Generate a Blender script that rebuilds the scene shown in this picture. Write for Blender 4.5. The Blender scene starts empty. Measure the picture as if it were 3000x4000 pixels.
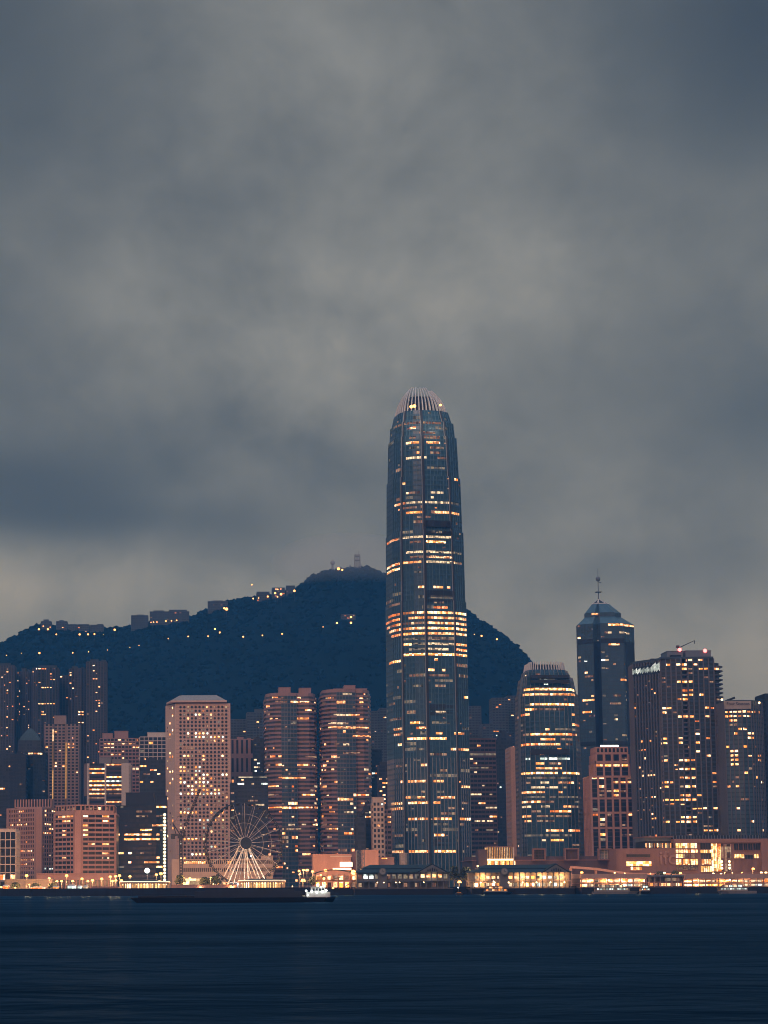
import bpy, math, random
from mathutils import Vector, Matrix
random.seed(7)
R = math.radians
sc = bpy.context.scene
COL = sc.collection

# ------------------------------------------------------------------ camera
FPX = 8000.0                     # focal length in pixels of the 3000x4000 photograph
PCX, PCY = 800.0, 2572.0         # principal point of the cropped, keystone-corrected picture
PITCH, ROLL, CAMZ = 6.3, -0.25, 7.0
cam_d = bpy.data.cameras.new('camera')
cam = bpy.data.objects.new('camera', cam_d)
COL.objects.link(cam)
cam_d.sensor_fit = 'VERTICAL'
cam_d.sensor_height = 36.0
cam_d.lens = FPX / 4000 * 36.0
cam_d.shift_x = (1500 - PCX) / 4000
cam_d.shift_y = (PCY - 2000) / 4000
cam_d.clip_start, cam_d.clip_end = 1.0, 30000.0
RM = Matrix.Rotation(R(90 + PITCH), 4, 'X') @ Matrix.Rotation(R(ROLL), 4, 'Z')
cam.matrix_world = Matrix.Translation((0, 0, CAMZ)) @ RM
sc.camera = cam
RM3 = RM.to_3x3(); RMT = RM3.transposed()
def at(x, y, D):
    """the point at distance D that the photograph shows at pixel (x, y)"""
    d = RM3 @ Vector(((x - PCX) / FPX, -(y - PCY) / FPX, -1.0))
    return Vector((0, 0, CAMZ)) + d * (D / d.y)
def proj(p):
    q = RMT @ (Vector(p) - Vector((0, 0, CAMZ)))
    return (PCX + FPX * q.x / -q.z, PCY - FPX * q.y / -q.z)

# ------------------------------------------------------------------ world, sun, exposure
SUN_EL, SUN_AZ = 2.0, 200.0      # afterglow low behind the camera, over Kowloon
def N(nt, typ, **kw):
    n = nt.nodes.new(typ)
    for k, v in kw.items():
        if k == 'inp':
            for i, val in v.items():
                if hasattr(val, 'is_linked') or isinstance(val, bpy.types.NodeSocket):
                    nt.links.new(val, n.inputs[i])
                else:
                    n.inputs[i].default_value = val
        else:
            setattr(n, k, v)
    return n
def M(nt, op, a, b=0.0, c=0.0, clamp=False):
    return N(nt, 'ShaderNodeMath', operation=op, use_clamp=clamp, inp={0: a, 1: b, 2: c}).outputs[0]
def MIX(nt, fac, a, b, blend='MIX'):
    n = nt.nodes.new('ShaderNodeMix'); n.data_type = 'RGBA'; n.blend_type = blend
    for i, v in ((0, fac), (6, a), (7, b)):
        if isinstance(v, bpy.types.NodeSocket): nt.links.new(v, n.inputs[i])
        else: n.inputs[i].default_value = v if i == 0 else (*v[:3], 1)
    return n.outputs[2]
def RAMP(nt, fac, stops):
    n = nt.nodes.new('ShaderNodeValToRGB'); nt.links.new(fac, n.inputs[0])
    cr = n.color_ramp
    while len(cr.elements) < len(stops): cr.elements.new(0.5)
    for e, (p, c) in zip(cr.elements, stops): e.position = p; e.color = (*c, 1)
    return n.outputs[0]

W = bpy.data.worlds.new('World'); sc.world = W; W.use_nodes = True
nt = W.node_tree; nt.nodes.clear()
tc = N(nt, 'ShaderNodeTexCoord').outputs['Generated']
sep = N(nt, 'ShaderNodeSeparateXYZ', inp={0: tc})
az = M(nt, 'ARCTAN2', sep.outputs[0], sep.outputs[1])
el = M(nt, 'ARCSINE', sep.outputs[2])
sky = N(nt, 'ShaderNodeTexSky', sky_type='NISHITA', sun_disc=False, sun_elevation=R(SUN_EL), sun_rotation=R(SUN_AZ))
sky_c = MIX(nt, 1.0, sky.outputs[0], (0.10, 0.10, 0.10), 'MULTIPLY')
def cloud_noise(scale, zs, detail, off, dist=0.3, rough=0.5):
    mp = N(nt, 'ShaderNodeMapping', inp={0: tc, 1: off, 3: (1.0, 1.0, zs)}).outputs[0]
    return N(nt, 'ShaderNodeTexNoise', inp={'Vector': mp, 'Scale': scale, 'Detail': detail, 'Roughness': rough, 'Distortion': dist}).outputs[0]
n1 = cloud_noise(6.5, 1.3, 6.0, (1.7, 0.3, 0.9), 0.35, 0.5)
n2 = cloud_noise(21.0, 1.15, 7.0, (4.1, 2.2, 0.0), 0.25, 0.58)
cl = M(nt, 'ADD', M(nt, 'MULTIPLY', M(nt, 'SUBTRACT', n1, 0.5), 0.80), M(nt, 'MULTIPLY', M(nt, 'SUBTRACT', n2, 0.5), 0.54))
rag = M(nt, 'ADD', M(nt, 'MULTIPLY', M(nt, 'ADD', n2, n1), 1.6), -0.6)       # ragged edges
# broad banks of cloud: (photo x, photo y, half width, half height, amount)
BANKS = [(0, 1880, 680, 170, -0.36), (300, 2030, 700, 90, -0.22), (40, 2290, 800, 150, 0.26), (1420, 1380, 600, 320, 0.27),
         (2100, 2150, 560, 260, 0.04), (2500, 2230, 520, 120, -0.12), (3050, 0, 700, 700, -0.44), (-50, 30, 600, 700, -0.36),
         (1000, 2130, 420, 160, -0.12), (2350, 1560, 520, 260, -0.16), (1050, 2260, 500, 120, 0.10), (2600, 2480, 700, 220, 0.12),
         (1500, 1050, 1300, 330, 0.08), (700, 1250, 520, 260, 0.02), (1350, 420, 640, 260, 0.10), (2950, 1650, 300, 240, -0.22), (20, 1300, 300, 420, -0.12)]
for (bx, by, rx, ry, amt) in BANKS:
    d = (at(bx, by, 1000.0) - Vector((0, 0, CAMZ))).normalized()
    ax, ey = math.atan2(d.x, d.y), math.asin(d.z)
    dx = M(nt, 'DIVIDE', M(nt, 'SUBTRACT', az, ax), rx / FPX)
    dy = M(nt, 'DIVIDE', M(nt, 'SUBTRACT', el, ey), ry / FPX)
    r2 = M(nt, 'ADD', M(nt, 'MULTIPLY', dx, dx), M(nt, 'MULTIPLY', dy, dy))
    g = M(nt, 'POWER', 2.718, M(nt, 'MULTIPLY', r2, -1.0))
    cl = M(nt, 'ADD', cl, M(nt, 'MULTIPLY', M(nt, 'MULTIPLY', g, amt), rag))
lowglow = M(nt, 'MULTIPLY', M(nt, 'POWER', 2.718, M(nt, 'MULTIPLY', M(nt, 'MULTIPLY', el, el), -60.0)), 0.20)
cl = M(nt, 'ADD', M(nt, 'ADD', cl, lowglow), 0.5, clamp=True)
cloud_c = RAMP(nt, cl, [(0.0, (0.040, 0.056, 0.080)), (0.25, (0.102, 0.121, 0.140)), (0.5, (0.172, 0.188, 0.198)), (0.72, (0.236, 0.249, 0.254)), (1.0, (0.32, 0.32, 0.31))])
zen = M(nt, 'MULTIPLY', M(nt, 'SUBTRACT', el, 0.46), 1.6, clamp=True)      # overcast sky is brightest, and bluest, overhead
cloud_c = MIX(nt, M(nt, 'MULTIPLY', lowglow, 2.6, clamp=True), cloud_c, MIX(nt, 1.0, cloud_c, (1.10, 1.03, 0.96), 'MULTIPLY'))
cloud_c = MIX(nt, zen, cloud_c, (0.36, 0.60, 0.92))
final = MIX(nt, 0.94, sky_c, cloud_c)
bg = N(nt, 'ShaderNodeBackground', inp={0: final, 1: 1.0})
nt.links.new(bg.outputs[0], N(nt, 'ShaderNodeOutputWorld').inputs[0])

sun_d = bpy.data.lights.new('sun', 'SUN'); sun_d.energy = 0.95; sun_d.angle = R(30); sun_d.color = (1.0, 0.52, 0.40)
sun = bpy.data.objects.new('sun', sun_d); COL.objects.link(sun)
sun.rotation_euler = (R(90 - 32), 0, R(-20))       # shines along +Y, slightly down
sc.view_settings.view_transform = 'Standard'; sc.view_settings.look = 'None'
sc.view_settings.exposure = 0.0; sc.view_settings.gamma = 1.0
sc.render.engine = 'CYCLES'
sc.cycles.use_denoising = True
sc.cycles.filter_width = 1.0
sc.cycles.max_bounces = 5; sc.cycles.diffuse_bounces = 2; sc.cycles.glossy_bounces = 2
sc.cycles.volume_bounces = 0; sc.cycles.transparent_max_bounces = 6
sc.cycles.caustics_reflective = False; sc.cycles.caustics_refractive = False
sc.cycles.sample_clamp_indirect = 3.0

# ------------------------------------------------------------------ materials
MATS = {}
def newmat(name):
    m = bpy.data.materials.new(name); m.use_nodes = True
    m.node_tree.nodes.clear()
    return m, m.node_tree
def out(nt, sh, disp=None):
    o = N(nt, 'ShaderNodeOutputMaterial'); nt.links.new(sh, o.inputs[0])
def wall(name, col, rough=0.75, var=0.22, metal=0.0, spec=0.3, nscale=0.06):
    """matt wall with weathering: broad blotches and vertical rain streaks"""
    if name in MATS: return MATS[name]
    m, t = newmat(name)
    oc = N(t, 'ShaderNodeTexCoord').outputs['Object']
    a = N(t, 'ShaderNodeTexNoise', inp={'Vector': oc, 'Scale': nscale, 'Detail': 5.0}).outputs[0]
    mp = N(t, 'ShaderNodeMapping', inp={0: oc, 3: (0.5, 0.5, 0.025)}).outputs[0]
    b = N(t, 'ShaderNodeTexNoise', inp={'Vector': mp, 'Scale': 1.0, 'Detail': 3.0}).outputs[0]
    s = M(t, 'ADD', M(t, 'MULTIPLY', M(t, 'ADD', a, M(t, 'MULTIPLY', b, 0.9)), var * 2), 1.0 - var * 1.9)
    c = MIX(t, 1.0, col, N(t, 'ShaderNodeCombineXYZ', inp={0: s, 1: s, 2: s}).outputs[0], 'MULTIPLY')
    p = N(t, 'ShaderNodeBsdfPrincipled', inp={'Base Color': c, 'Roughness': rough, 'Metallic': metal, 'Specular IOR Level': spec})
    out(t, p.outputs[0]); MATS[name] = m
    return m
def glass(name, col, alt, cw, ch, rough=0.28, metal=0.0, spec=0.6):
    """tinted curtain-wall glass; blinds and ceilings differ from pane to pane"""
    if name in MATS: return MATS[name]
    m, t = newmat(name)
    oc = N(t, 'ShaderNodeTexCoord').outputs['Object']
    v = N(t, 'ShaderNodeVectorMath', operation='DIVIDE', inp={0: oc, 1: (cw, cw * 3, ch)}).outputs[0]
    v = N(t, 'ShaderNodeVectorMath', operation='FLOOR', inp={0: v}).outputs[0]
    w = N(t, 'ShaderNodeTexWhiteNoise', inp={0: v}).outputs[0]
    c = MIX(t, M(t, 'POWER', w, 2.5), col, alt)
    p = N(t, 'ShaderNodeBsdfPrincipled', inp={'Base Color': c, 'Roughness': rough, 'Metallic': metal, 'Specular IOR Level': spec})
    out(t, p.outputs[0]); MATS[name] = m
    return m
def lit(name, col, strength, cw=2.3, ch=4.0, lo=0.06, hi=1.7, tint=(1.0, 0.74, 0.46)):
    """lit room: brightness and warmth differ from room to room"""
    if name in MATS: return MATS[name]
    m, t = newmat(name)
    oc = N(t, 'ShaderNodeTexCoord').outputs['Object']
    v = N(t, 'ShaderNodeVectorMath', operation='DIVIDE', inp={0: oc, 1: (cw, cw * 4, ch)}).outputs[0]
    v = N(t, 'ShaderNodeVectorMath', operation='FLOOR', inp={0: v}).outputs[0]
    w = N(t, 'ShaderNodeTexWhiteNoise', inp={0: v})
    n = N(t, 'ShaderNodeTexNoise', inp={'Vector': oc, 'Scale': 0.8, 'Detail': 3.0}).outputs[0]
    s = M(t, 'MULTIPLY', M(t, 'ADD', M(t, 'MULTIPLY', w.outputs[0], (hi - lo)), lo), M(t, 'ADD', M(t, 'MULTIPLY', n, 1.9), 0.05))
    hot = M(t, 'ADD', M(t, 'MULTIPLY', M(t, 'SUBTRACT', s, 0.75), 0.8), M(t, 'MULTIPLY', M(t, 'SUBTRACT', N(t, 'ShaderNodeSeparateXYZ', inp={0: w.outputs[1]}).outputs[1], 0.5), 0.5), clamp=True)
    c = MIX(t, hot, col, tint)
    e = N(t, 'ShaderNodeEmission', inp={0: c, 1: M(t, 'MULTIPLY', s, strength)})
    out(t, e.outputs[0]); MATS[name] = m
    m.cycles.emission_sampling = 'NONE'
    return m
def glow(name, col, strength):
    if name in MATS: return MATS[name]
    m, t = newmat(name)
    e = N(t, 'ShaderNodeEmission', inp={0: (*col, 1), 1: strength})
    out(t, e.outputs[0]); m.cycles.emission_sampling = 'NONE'; MATS[name] = m
    return m

AMB = lit('amber room light', (1.0, 0.22, 0.03), 1.9, lo=0.3)
WRM = lit('warm room light', (1.0, 0.33, 0.085), 1.8, lo=0.2)
WHT = lit('white office light', (1.0, 0.74, 0.48), 1.0)
BRI = lit('bright office light', (1.0, 0.31, 0.055), 2.6, lo=0.4)
COO = lit('cool office light', (0.80, 1.0, 0.97), 1.9, tint=(1, 1, 1))
DIM = lit('dim room light', (1.0, 0.46, 0.30), 0.27, lo=0.1)
DMW = lit('dim office light', (0.95, 0.80, 0.66), 0.19, lo=0.1)
PIE = lit('pier hall light', (1.0, 0.31, 0.05), 7.5, 2.0, 4.0, lo=0.25, hi=1.6)
LITS = {'a': AMB, 'w': WRM, 'o': WHT, 'b': BRI, 'p': PIE, 'c': COO, 'd': DIM, 'e': DMW}
LAMP = glow('sodium lamp glow', (1.0, 0.36, 0.08), 9.0)
LAMPW = glow('white lamp glow', (0.93, 1.0, 0.95), 9.0)
LAMPY = glow('warm lamp glow', (1.0, 0.60, 0.26), 7.0)
LAMPR = glow('red warning light', (1.0, 0.10, 0.10), 9.0)

MALLP = wall('rose mall stone', (0.235, 0.145, 0.13))
PINK = wall('pink granite', (0.50, 0.30, 0.255))
PINKD = wall('dull pink stone', (0.37, 0.24, 0.225))
BEIGE = wall('beige panels', (0.70, 0.50, 0.42), var=0.14)
CREAM = wall('cream concrete', (0.55, 0.44, 0.37), var=0.18)
GREYB = wall('grey blue cladding', (0.16, 0.20, 0.25))
GREY = wall('grey concrete', (0.26, 0.25, 0.25))
STEEL = wall('silver mullions', (0.22, 0.25, 0.28), rough=0.6)
DARK = wall('dark cladding', (0.030, 0.038, 0.050), rough=0.5)
DARKP = wall('dark plum render', (0.11, 0.085, 0.095))
WHITE = wall('white painted frame', (0.62, 0.56, 0.52), var=0.12)
WSTEEL = wall('white painted steel', (0.72, 0.72, 0.70), rough=0.45, var=0.08)
DSTEEL = wall('dark painted steel', (0.035, 0.04, 0.05), rough=0.5)
ROOFM = wall('dark green roof sheets', (0.016, 0.032, 0.042), rough=0.6)
QUAYM = wall('wet quay concrete', (0.014, 0.015, 0.018))
HULL = wall('dark hull paint', (0.006, 0.009, 0.013), rough=0.5)
GLB = glass('blue curtain glass', (0.022, 0.080, 0.135), (0.05, 0.13, 0.20), 2.6, 4.2, metal=0.15)
GLD = glass('dark window glass', (0.010, 0.016, 0.025), (0.045, 0.05, 0.06), 2.6, 3.4)
GLK = glass('black window glass', (0.006, 0.009, 0.014), (0.03, 0.03, 0.035), 2.6, 3.8)
GLG = glass('teal curtain glass', (0.050, 0.100, 0.140), (0.075, 0.130, 0.17), 3.0, 4.0, metal=0.2, rough=0.35)

# ------------------------------------------------------------------ mesh helpers
class MB:
    def __init__(s): s.v, s.f, s.m, s.mats = [], [], [], []
    def mi(s, mat):
        if mat not in s.mats: s.mats.append(mat)
        return s.mats.index(mat)
    def poly(s, pts, mat):
        b = len(s.v); s.v += [tuple(p) for p in pts]; s.f.append(tuple(range(b, b + len(pts)))); s.m.append(s.mi(mat))
    def box8(s, p, mat):
        """p: bottom ring of 4, top ring of 4 (counter-clockwise seen from above)"""
        b = len(s.v); s.v += [tuple(q) for q in p]; k = s.mi(mat)
        for f in ((3, 2, 1, 0), (4, 5, 6, 7), (0, 1, 5, 4), (1, 2, 6, 5), (2, 3, 7, 6), (3, 0, 4, 7)):
            s.f.append(tuple(b + i for i in f)); s.m.append(k)
    def box(s, x0, x1, y0, y1, z0, z1, mat):
        s.box8([(x0, y0, z0), (x1, y0, z0), (x1, y1, z0), (x0, y1, z0), (x0, y0, z1), (x1, y0, z1), (x1, y1, z1), (x0, y1, z1)], mat)
    def frustum(s, P0, z0, P1, z1, mat, cap=True):
        n = len(P0); b = len(s.v); k = s.mi(mat)
        s.v += [(x, y, z0) for x, y in P0] + [(x, y, z1) for x, y in P1]
        for i in range(n):
            j = (i + 1) % n
            s.f.append((b + i, b + j, b + n + j, b + n + i)); s.m.append(k)
        if cap:
            s.f.append(tuple(b + n + i for i in range(n))); s.m.append(k)
            s.f.append(tuple(b + i for i in reversed(range(n)))); s.m.append(k)
    def tube(s, p, q, r, mat, n=6, r2=None):
        p, q = Vector(p), Vector(q); d = (q - p)
        if d.length < 1e-6: return
        d.normalize(); a = d.orthogonal().normalized(); c = d.cross(a); r2 = r if r2 is None else r2
        b = len(s.v); k = s.mi(mat)
        for (o, rr) in ((p, r), (q, r2)):
            for i in range(n):
                t = 2 * math.pi * i / n
                s.v.append(tuple(o + a * (rr * math.cos(t)) + c * (rr * math.sin(t))))
        for i in range(n):
            j = (i + 1) % n
            s.f.append((b + i, b + j, b + n + j, b + n + i)); s.m.append(k)
        s.f.append(tuple(b + i for i in reversed(range(n)))); s.m.append(k)
        s.f.append(tuple(b + n + i for i in range(n))); s.m.append(k)
    def ball(s, c, r, mat, n=8, h=5, sq=(1, 1, 1)):
        b = len(s.v); k = s.mi(mat)
        for i in range(h + 1):
            ph = math.pi * i / h
            for j in range(n):
                th = 2 * math.pi * j / n
                s.v.append((c[0] + r * sq[0] * math.sin(ph) * math.cos(th), c[1] + r * sq[1] * math.sin(ph) * math.sin(th), c[2] - r * sq[2] * math.cos(ph)))
        for i in range(h):
            for j in range(n):
                jj = (j + 1) % n
                s.f.append((b + i * n + j, b + i * n + jj, b + (i + 1) * n + jj, b + (i + 1) * n + j)); s.m.append(k)
    def build(s, name, parent=None, loc=None):
        me = bpy.data.meshes.new(name)
        me.from_pydata(s.v, [], s.f)
        for m in s.mats: me.materials.append(m)
        me.polygons.foreach_set('material_index', s.m)
        o = bpy.data.objects.new(name, me); COL.objects.link(o)
        if parent is not None: o.parent = parent
        if loc is not None: o.location = loc
        return o
def tag(o, label=None, cat=None, group=None, kind=None):
    if label: o['label'] = label
    if cat: o['category'] = cat
    if group: o['group'] = group
    if kind: o['kind'] = kind
    return o
def thing(name, label, cat, loc=(0, 0, 0), group=None, rz=0.0):
    o = bpy.data.objects.new(name, None); COL.objects.link(o)
    o.location = loc; o.rotation_euler = (0, 0, rz)
    return tag(o, label, cat, group)
def copy_tree(o, parent=None):
    c = o.copy(); COL.objects.link(c)
    if parent is not None: c.parent = parent
    for ch in list(o.children): copy_tree(ch, c)
    return c
def point(name, parent, loc, power, col, r=0.6):
    d = bpy.data.lights.new(name, 'POINT'); d.energy = power; d.color = col; d.shadow_soft_size = r
    o = bpy.data.objects.new(name, d); COL.objects.link(o); o.location = loc
    if parent is not None: o.parent = parent
    return o

GZ = 4.0                          # level of the reclaimed land
# ------------------------------------------------------------------ tower builder
class Style:
    def __init__(s, fh=3.8, bw=3.0, bh=0.35, bo=0.35, pw=0.6, po=0.5, glass=GLD, band=PINK, pier=PINK, wh=None, pane=False):
        s.__dict__.update(locals())
class Tower:
    """storeys of glass behind floor bands and piers; lit rooms are panes just in front of the glass"""
    def __init__(s, name, label, cat, D, xc, yref, group=None, zb=GZ):
        p = at(xc, yref, D)
        s.X, s.Y, s.zb, s.D = p.x, D, zb, D
        s.root = thing(name, label, cat, (p.x, D, zb), group)
        s.core, s.skin, s.win, s.secs = MB(), MB(), [], []
    def fp(s, pts, y):
        """footprint from (photo x, metres behind D), read at photo height y"""
        return [(at(x, y, s.D + d).x - s.X, d) for x, d in pts]
    def z(s, y, x=None, d=0.0):
        x = x if x is not None else proj((s.X, s.Y, s.zb))[0]
        return at(x, y, s.D + d).z - s.zb
    def edge(s, P0, z0, P1, z1, i):
        n = len(P0); j = (i + 1) % n
        a0, b0, a1, b1 = (Vector((*P0[i], z0)), Vector((*P0[j], z0)), Vector((*P1[i], z1)), Vector((*P1[j], z1)))
        e = (b0 - a0); nrm = Vector((e.y, -e.x, 0)).normalized()
        def pt(u, v, o):
            return a0.lerp(b0, u).lerp(a1.lerp(b1, u), v) + nrm * o
        return pt, e.length, nrm
    def section(s, P0, z0, P1, z1, st, skip=(), nfl=None, blank=(), piers=True):
        nf = nfl or max(1, round((z1 - z0) / st.fh))
        s.core.frustum(P0, z0, P1, z1, st.glass)
        info = []
        for i in range(len(P0)):
            pt, L, nrm = s.edge(P0, z0, P1, z1, i)
            facing = nrm.y < 0.25
            nb = max(1, round(L / st.bw))
            info.append((pt, L, nb, facing, i in blank or i in skip))
            if i in skip: continue
            if i in blank:
                s.bx(s.skin, pt, 0, 1, 0, 1, -0.2, st.po, st.pier); continue
            if st.bh > 0:
                for k in range(nf):
                    s.bx(s.skin, pt, 0, 1, k / nf, (k + st.bh) / nf, -0.2, st.bo, st.band)
            if st.pw > 0 and piers:
                w = st.pw / L / 2
                for k in range(nb + 1):
                    u = k / nb
                    s.bx(s.skin, pt, max(0, u - w), min(1, u + w), 0, 1, -0.2, st.po, st.pier)
        s.secs.append((z0, z1, nf, info, st))
    @staticmethod
    def bx(mb, pt, u0, u1, v0, v1, o0, o1, mat):
        mb.box8([pt(u0, v0, o1), pt(u1, v0, o1), pt(u1, v0, o0), pt(u0, v0, o0), pt(u0, v1, o1), pt(u1, v1, o1), pt(u1, v1, o0), pt(u0, v1, o0)], mat)
    def pane(s, sec, e, k, c0, c1, mat, inset=0.0, frac=None):
        z0, z1, nf, info, st = sec
        pt, L, nb, _, _ = info[e]
        v0 = (k + st.bh + 0.04) / nf; v1 = (k + 0.97) / nf
        if frac: v0, v1 = v0 + (v1 - v0) * frac[0], v0 + (v1 - v0) * frac[1]
        u0, u1 = c0 / nb, c1 / nb
        w = (st.pw * 0.5 + inset) / L
        u0 += w; u1 -= w
        if u1 <= u0: return
        mb = MB(); s.bx(mb, pt, u0, u1, v0, v1, 0.02, min(0.16, max(st.bo, st.po) * 0.6 + 0.03), mat)
        s.win.append(((u1 - u0) * L * (v1 - v0) * (z1 - z0), mat in LITS.values(), mb))
    def rows(s, rows):
        """lit runs read off the photograph: (photo y, x0, x1, light)"""
        rr = random.Random(len(rows))
        for (y, x0, x1, key) in rows:
            zz = s.z(y, (x0 + x1) / 2)
            for sec in s.secs:
                z0, z1, nf, info, st = sec
                if not z0 <= zz < z1: continue
                k = min(nf - 1, int((zz - z0) / (z1 - z0) * nf)); v = (k + 0.6) / nf
                for e, (pt, L, nb, facing, bl) in enumerate(info):
                    if not facing or bl: continue
                    wa, wb = pt(0, v, 0), pt(1, v, 0)
                    o = Vector((s.X, s.Y, s.zb))
                    xa, xb = proj(wa + o)[0], proj(wb + o)[0]
                    if xb - xa < 3: continue
                    u0, u1 = max(0, (x0 - xa) / (xb - xa)), min(1, (x1 - xa) / (xb - xa))
                    if u1 - u0 < 0.02: continue
                    c0, c1 = round(u0 * nb), round(u1 * nb)
                    if c1 <= c0: c0 = min(nb - 1, int(u0 * nb)); c1 = c0 + 1
                    if st.pw > 0.55 and c1 - c0 > 1:
                        for c in range(c0, c1):
                            if rr.random() < 0.86: s.pane(sec, e, k, c, c + 1, LITS[key if rr.random() < .7 else rr.choice('wad')], 0.12, (0.08, 0.55 + 0.25 * rr.random()))
                    else: s.pane(sec, e, k, c0, c1, LITS[key], 0.1 if st.pw > .55 else 0, (0.06, 0.80))
    def scatter(s, p_cell, p_row=0.0, mix='aawwodd', rowmix='wwaodee', run=(3, 9), seed=1, zmax=None, single=True):
        """rooms left on: single cells and runs along a storey"""
        rg = random.Random(seed)
        for sec in s.secs:
            z0, z1, nf, info, st = sec
            for e, (pt, L, nb, facing, bl) in enumerate(info):
                if not facing or bl: continue
                for k in range(nf):
                    if zmax and z0 + (z1 - z0) * k / nf > zmax: continue
                    busy = rg.random() < p_row
                    c = 0
                    while c < nb:
                        if busy and rg.random() < 0.35:
                            n = min(nb - c, rg.randint(*run)); s.pane(sec, e, k, c, c + n, LITS[rg.choice(rowmix)]); c += n
                        elif rg.random() < p_cell:
                            s.pane(sec, e, k, c, c + 1, LITS[rg.choice(mix)], 0.1 + 0.5 * rg.random() ** 2, (0.05, rg.choice((0.8, 0.7, 0.5)))); c += 1
                        c += 1
    def block(s, xl, xr, yt, yb, d0, d1, mat, name='plant_room'):
        """a roof-top or attached block read off the photograph"""
        ym = (yt + yb) / 2
        a, b = at(xl, ym, s.D + d0), at(xr, ym, s.D + d0)
        zt, zb = at(xl, yt, s.D + d0).z - s.zb, at(xl, yb, s.D + d0).z - s.zb
        mb = MB(); mb.box(a.x - s.X, b.x - s.X, d0, d1, zb, zt, mat)
        mb.box(a.x - s.X - 0.25, b.x - s.X + 0.25, d0 - 0.25, d1 + 0.25, zt, zt + 0.5, mat)
        return mb.build(name, s.root)
    def finish(s, skin='wall', core='glazing'):
        if s.core.v: s.core.build(core, s.root)
        if s.skin.v: s.skin.build(skin, s.root)
        s.win.sort(key=lambda w: (-w[1], -w[0]))
        rest = MB()
        for i, (ar, on, mb) in enumerate(s.win):
            if i < 100: mb.build('lit_window' if on else 'window', s.root)
            else:
                b = len(rest.v); rest.v += mb.v
                rest.f += [tuple(b + q for q in f) for f in mb.f]; k = rest.mi(mb.mats[0]); rest.m += [k] * len(mb.f)
        if rest.v: tag(rest.build('window_pattern', s.root), kind='stuff')
        return s.root
def scaleP(P, k, c=None):
    cx = sum(p[0] for p in P) / len(P) if c is None else c[0]; cy = sum(p[1] for p in P) / len(P) if c is None else c[1]
    return [(cx + (x - cx) * k, cy + (y - cy) * k) for x, y in P]
def simple(name, label, cat, D, xl, xr, yt, yref=3100, depth=32, st=None, poly=None, roof=(), cell=0.05, row=0.0, seed=1,
           mix='aawwodd', rowmix='wwaodee', rows=(), blank=(), par=None, fin=True, ybase=None, group=None, run=(3, 9)):
    """one tower on a straight plan: poly is a list of (photo x, metres behind D) from the photo's left to its right"""
    t = Tower(name, label, cat, D, (xl + xr) / 2, yref, group)
    pts = poly or [(xl, 0), (xr, 0)]
    dmax = max(d for _, d in pts) + depth
    front = t.fp(pts, yref)
    P = front + [(front[-1][0], dmax), (front[0][0], dmax)]
    h = t.z(yt, (xl + xr) / 2)
    t.section(P, 0.0, P, h, st, blank=blank)
    if par is not None:
        mb = MB(); Q = scaleP(P, 1.015); mb.frustum(Q, h, Q, h + 1.6, par); mb.build('parapet', t.root)
    else:
        mb = MB(); mb.frustum(scaleP(P, 0.99), h, scaleP(P, 0.99), h + 0.8, st.band); mb.build('roof', t.root)
    if not roof and xr - xl > 45 and 'hazy' not in label:
        rq = random.Random(seed * 7 + 1); w_ = xr - xl; a_ = xl + w_ * (.15 + .35 * rq.random())
        roof = [(a_, a_ + w_ * (.2 + .15 * rq.random()), yt - 6 - 6 * rq.random(), 6, 14), (xl + w_ * .7, xl + w_ * .85, yt - 4 - 3 * rq.random(), 5, 12)]
        m_ = MB(); x_ = (a_ + w_ * .1 - (xl + xr) / 2) * D / FPX; m_.tube((x_, 9, h), (x_, 9, h + 11 + 5 * rq.random()), .22, DSTEEL, 5, .1); m_.build('aerial', t.root)
    for (a, b, y, d0, d1) in roof: t.block(a, b, y, yt, d0, d1, st.band)
    t.rows(rows)
    if cell or row: t.scatter(cell, row, mix, rowmix, run, seed)
    return t.finish() if fin else t

# ------------------------------------------------------------------ setting: water, land, hill
def water_mat():
    m, t = newmat('harbour water')
    g = N(t, 'ShaderNodeNewGeometry').outputs['Position']
    def wv(sc_, sx, sy, det, dist=0.0):
        mp = N(t, 'ShaderNodeMapping', inp={0: g, 3: (sx, sy, 1.0)}).outputs[0]
        return N(t, 'ShaderNodeTexNoise', inp={'Vector': mp, 'Scale': sc_, 'Detail': det, 'Roughness': 0.55, 'Distortion': dist}).outputs[0]
    hgt = M(t, 'ADD', M(t, 'MULTIPLY', wv(0.05, 0.6, 1.0, 3.0, 0.6), 1.6), M(t, 'MULTIPLY', wv(0.22, 0.7, 1.0, 4.0, 0.8), 0.26))
    bmp = N(t, 'ShaderNodeBump', inp={'Strength': 1.0, 'Distance': 1.0, 'Height': hgt}).outputs[0]
    dif = N(t, 'ShaderNodeBsdfDiffuse', inp={0: (0.0008, 0.0076, 0.0170, 1)}).outputs[0]
    gl = N(t, 'ShaderNodeBsdfGlossy', inp={'Color': (0.34, 0.66, 1.0, 1), 'Roughness': 0.36, 'Normal': bmp}).outputs[0]
    fr = N(t, 'ShaderNodeFresnel', inp={0: 1.33, 1: bmp}).outputs[0]
    out(t, N(t, 'ShaderNodeMixShader', inp={0: M(t, 'MULTIPLY', fr, M(t, 'ADD', M(t, 'MULTIPLY', wv(0.012, 0.5, 1.4, 3.0, 0.5), 0.25), -0.02)), 1: dif, 2: gl}).outputs[0])
    return m
mb = MB(); wm = water_mat()
mb.poly([(-6000, -300, 0), (6000, -300, 0), (6000, 1322, 0), (-6000, 1322, 0)], wm)
tag(mb.build('water'), kind='structure')
gm = wall('paved ground', (0.10, 0.09, 0.085), nscale=0.02)
mb = MB(); mb.poly([(-6000, 1322, GZ), (6000, 1322, GZ), (6000, 9000, GZ), (-6000, 9000, GZ)], gm)
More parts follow.
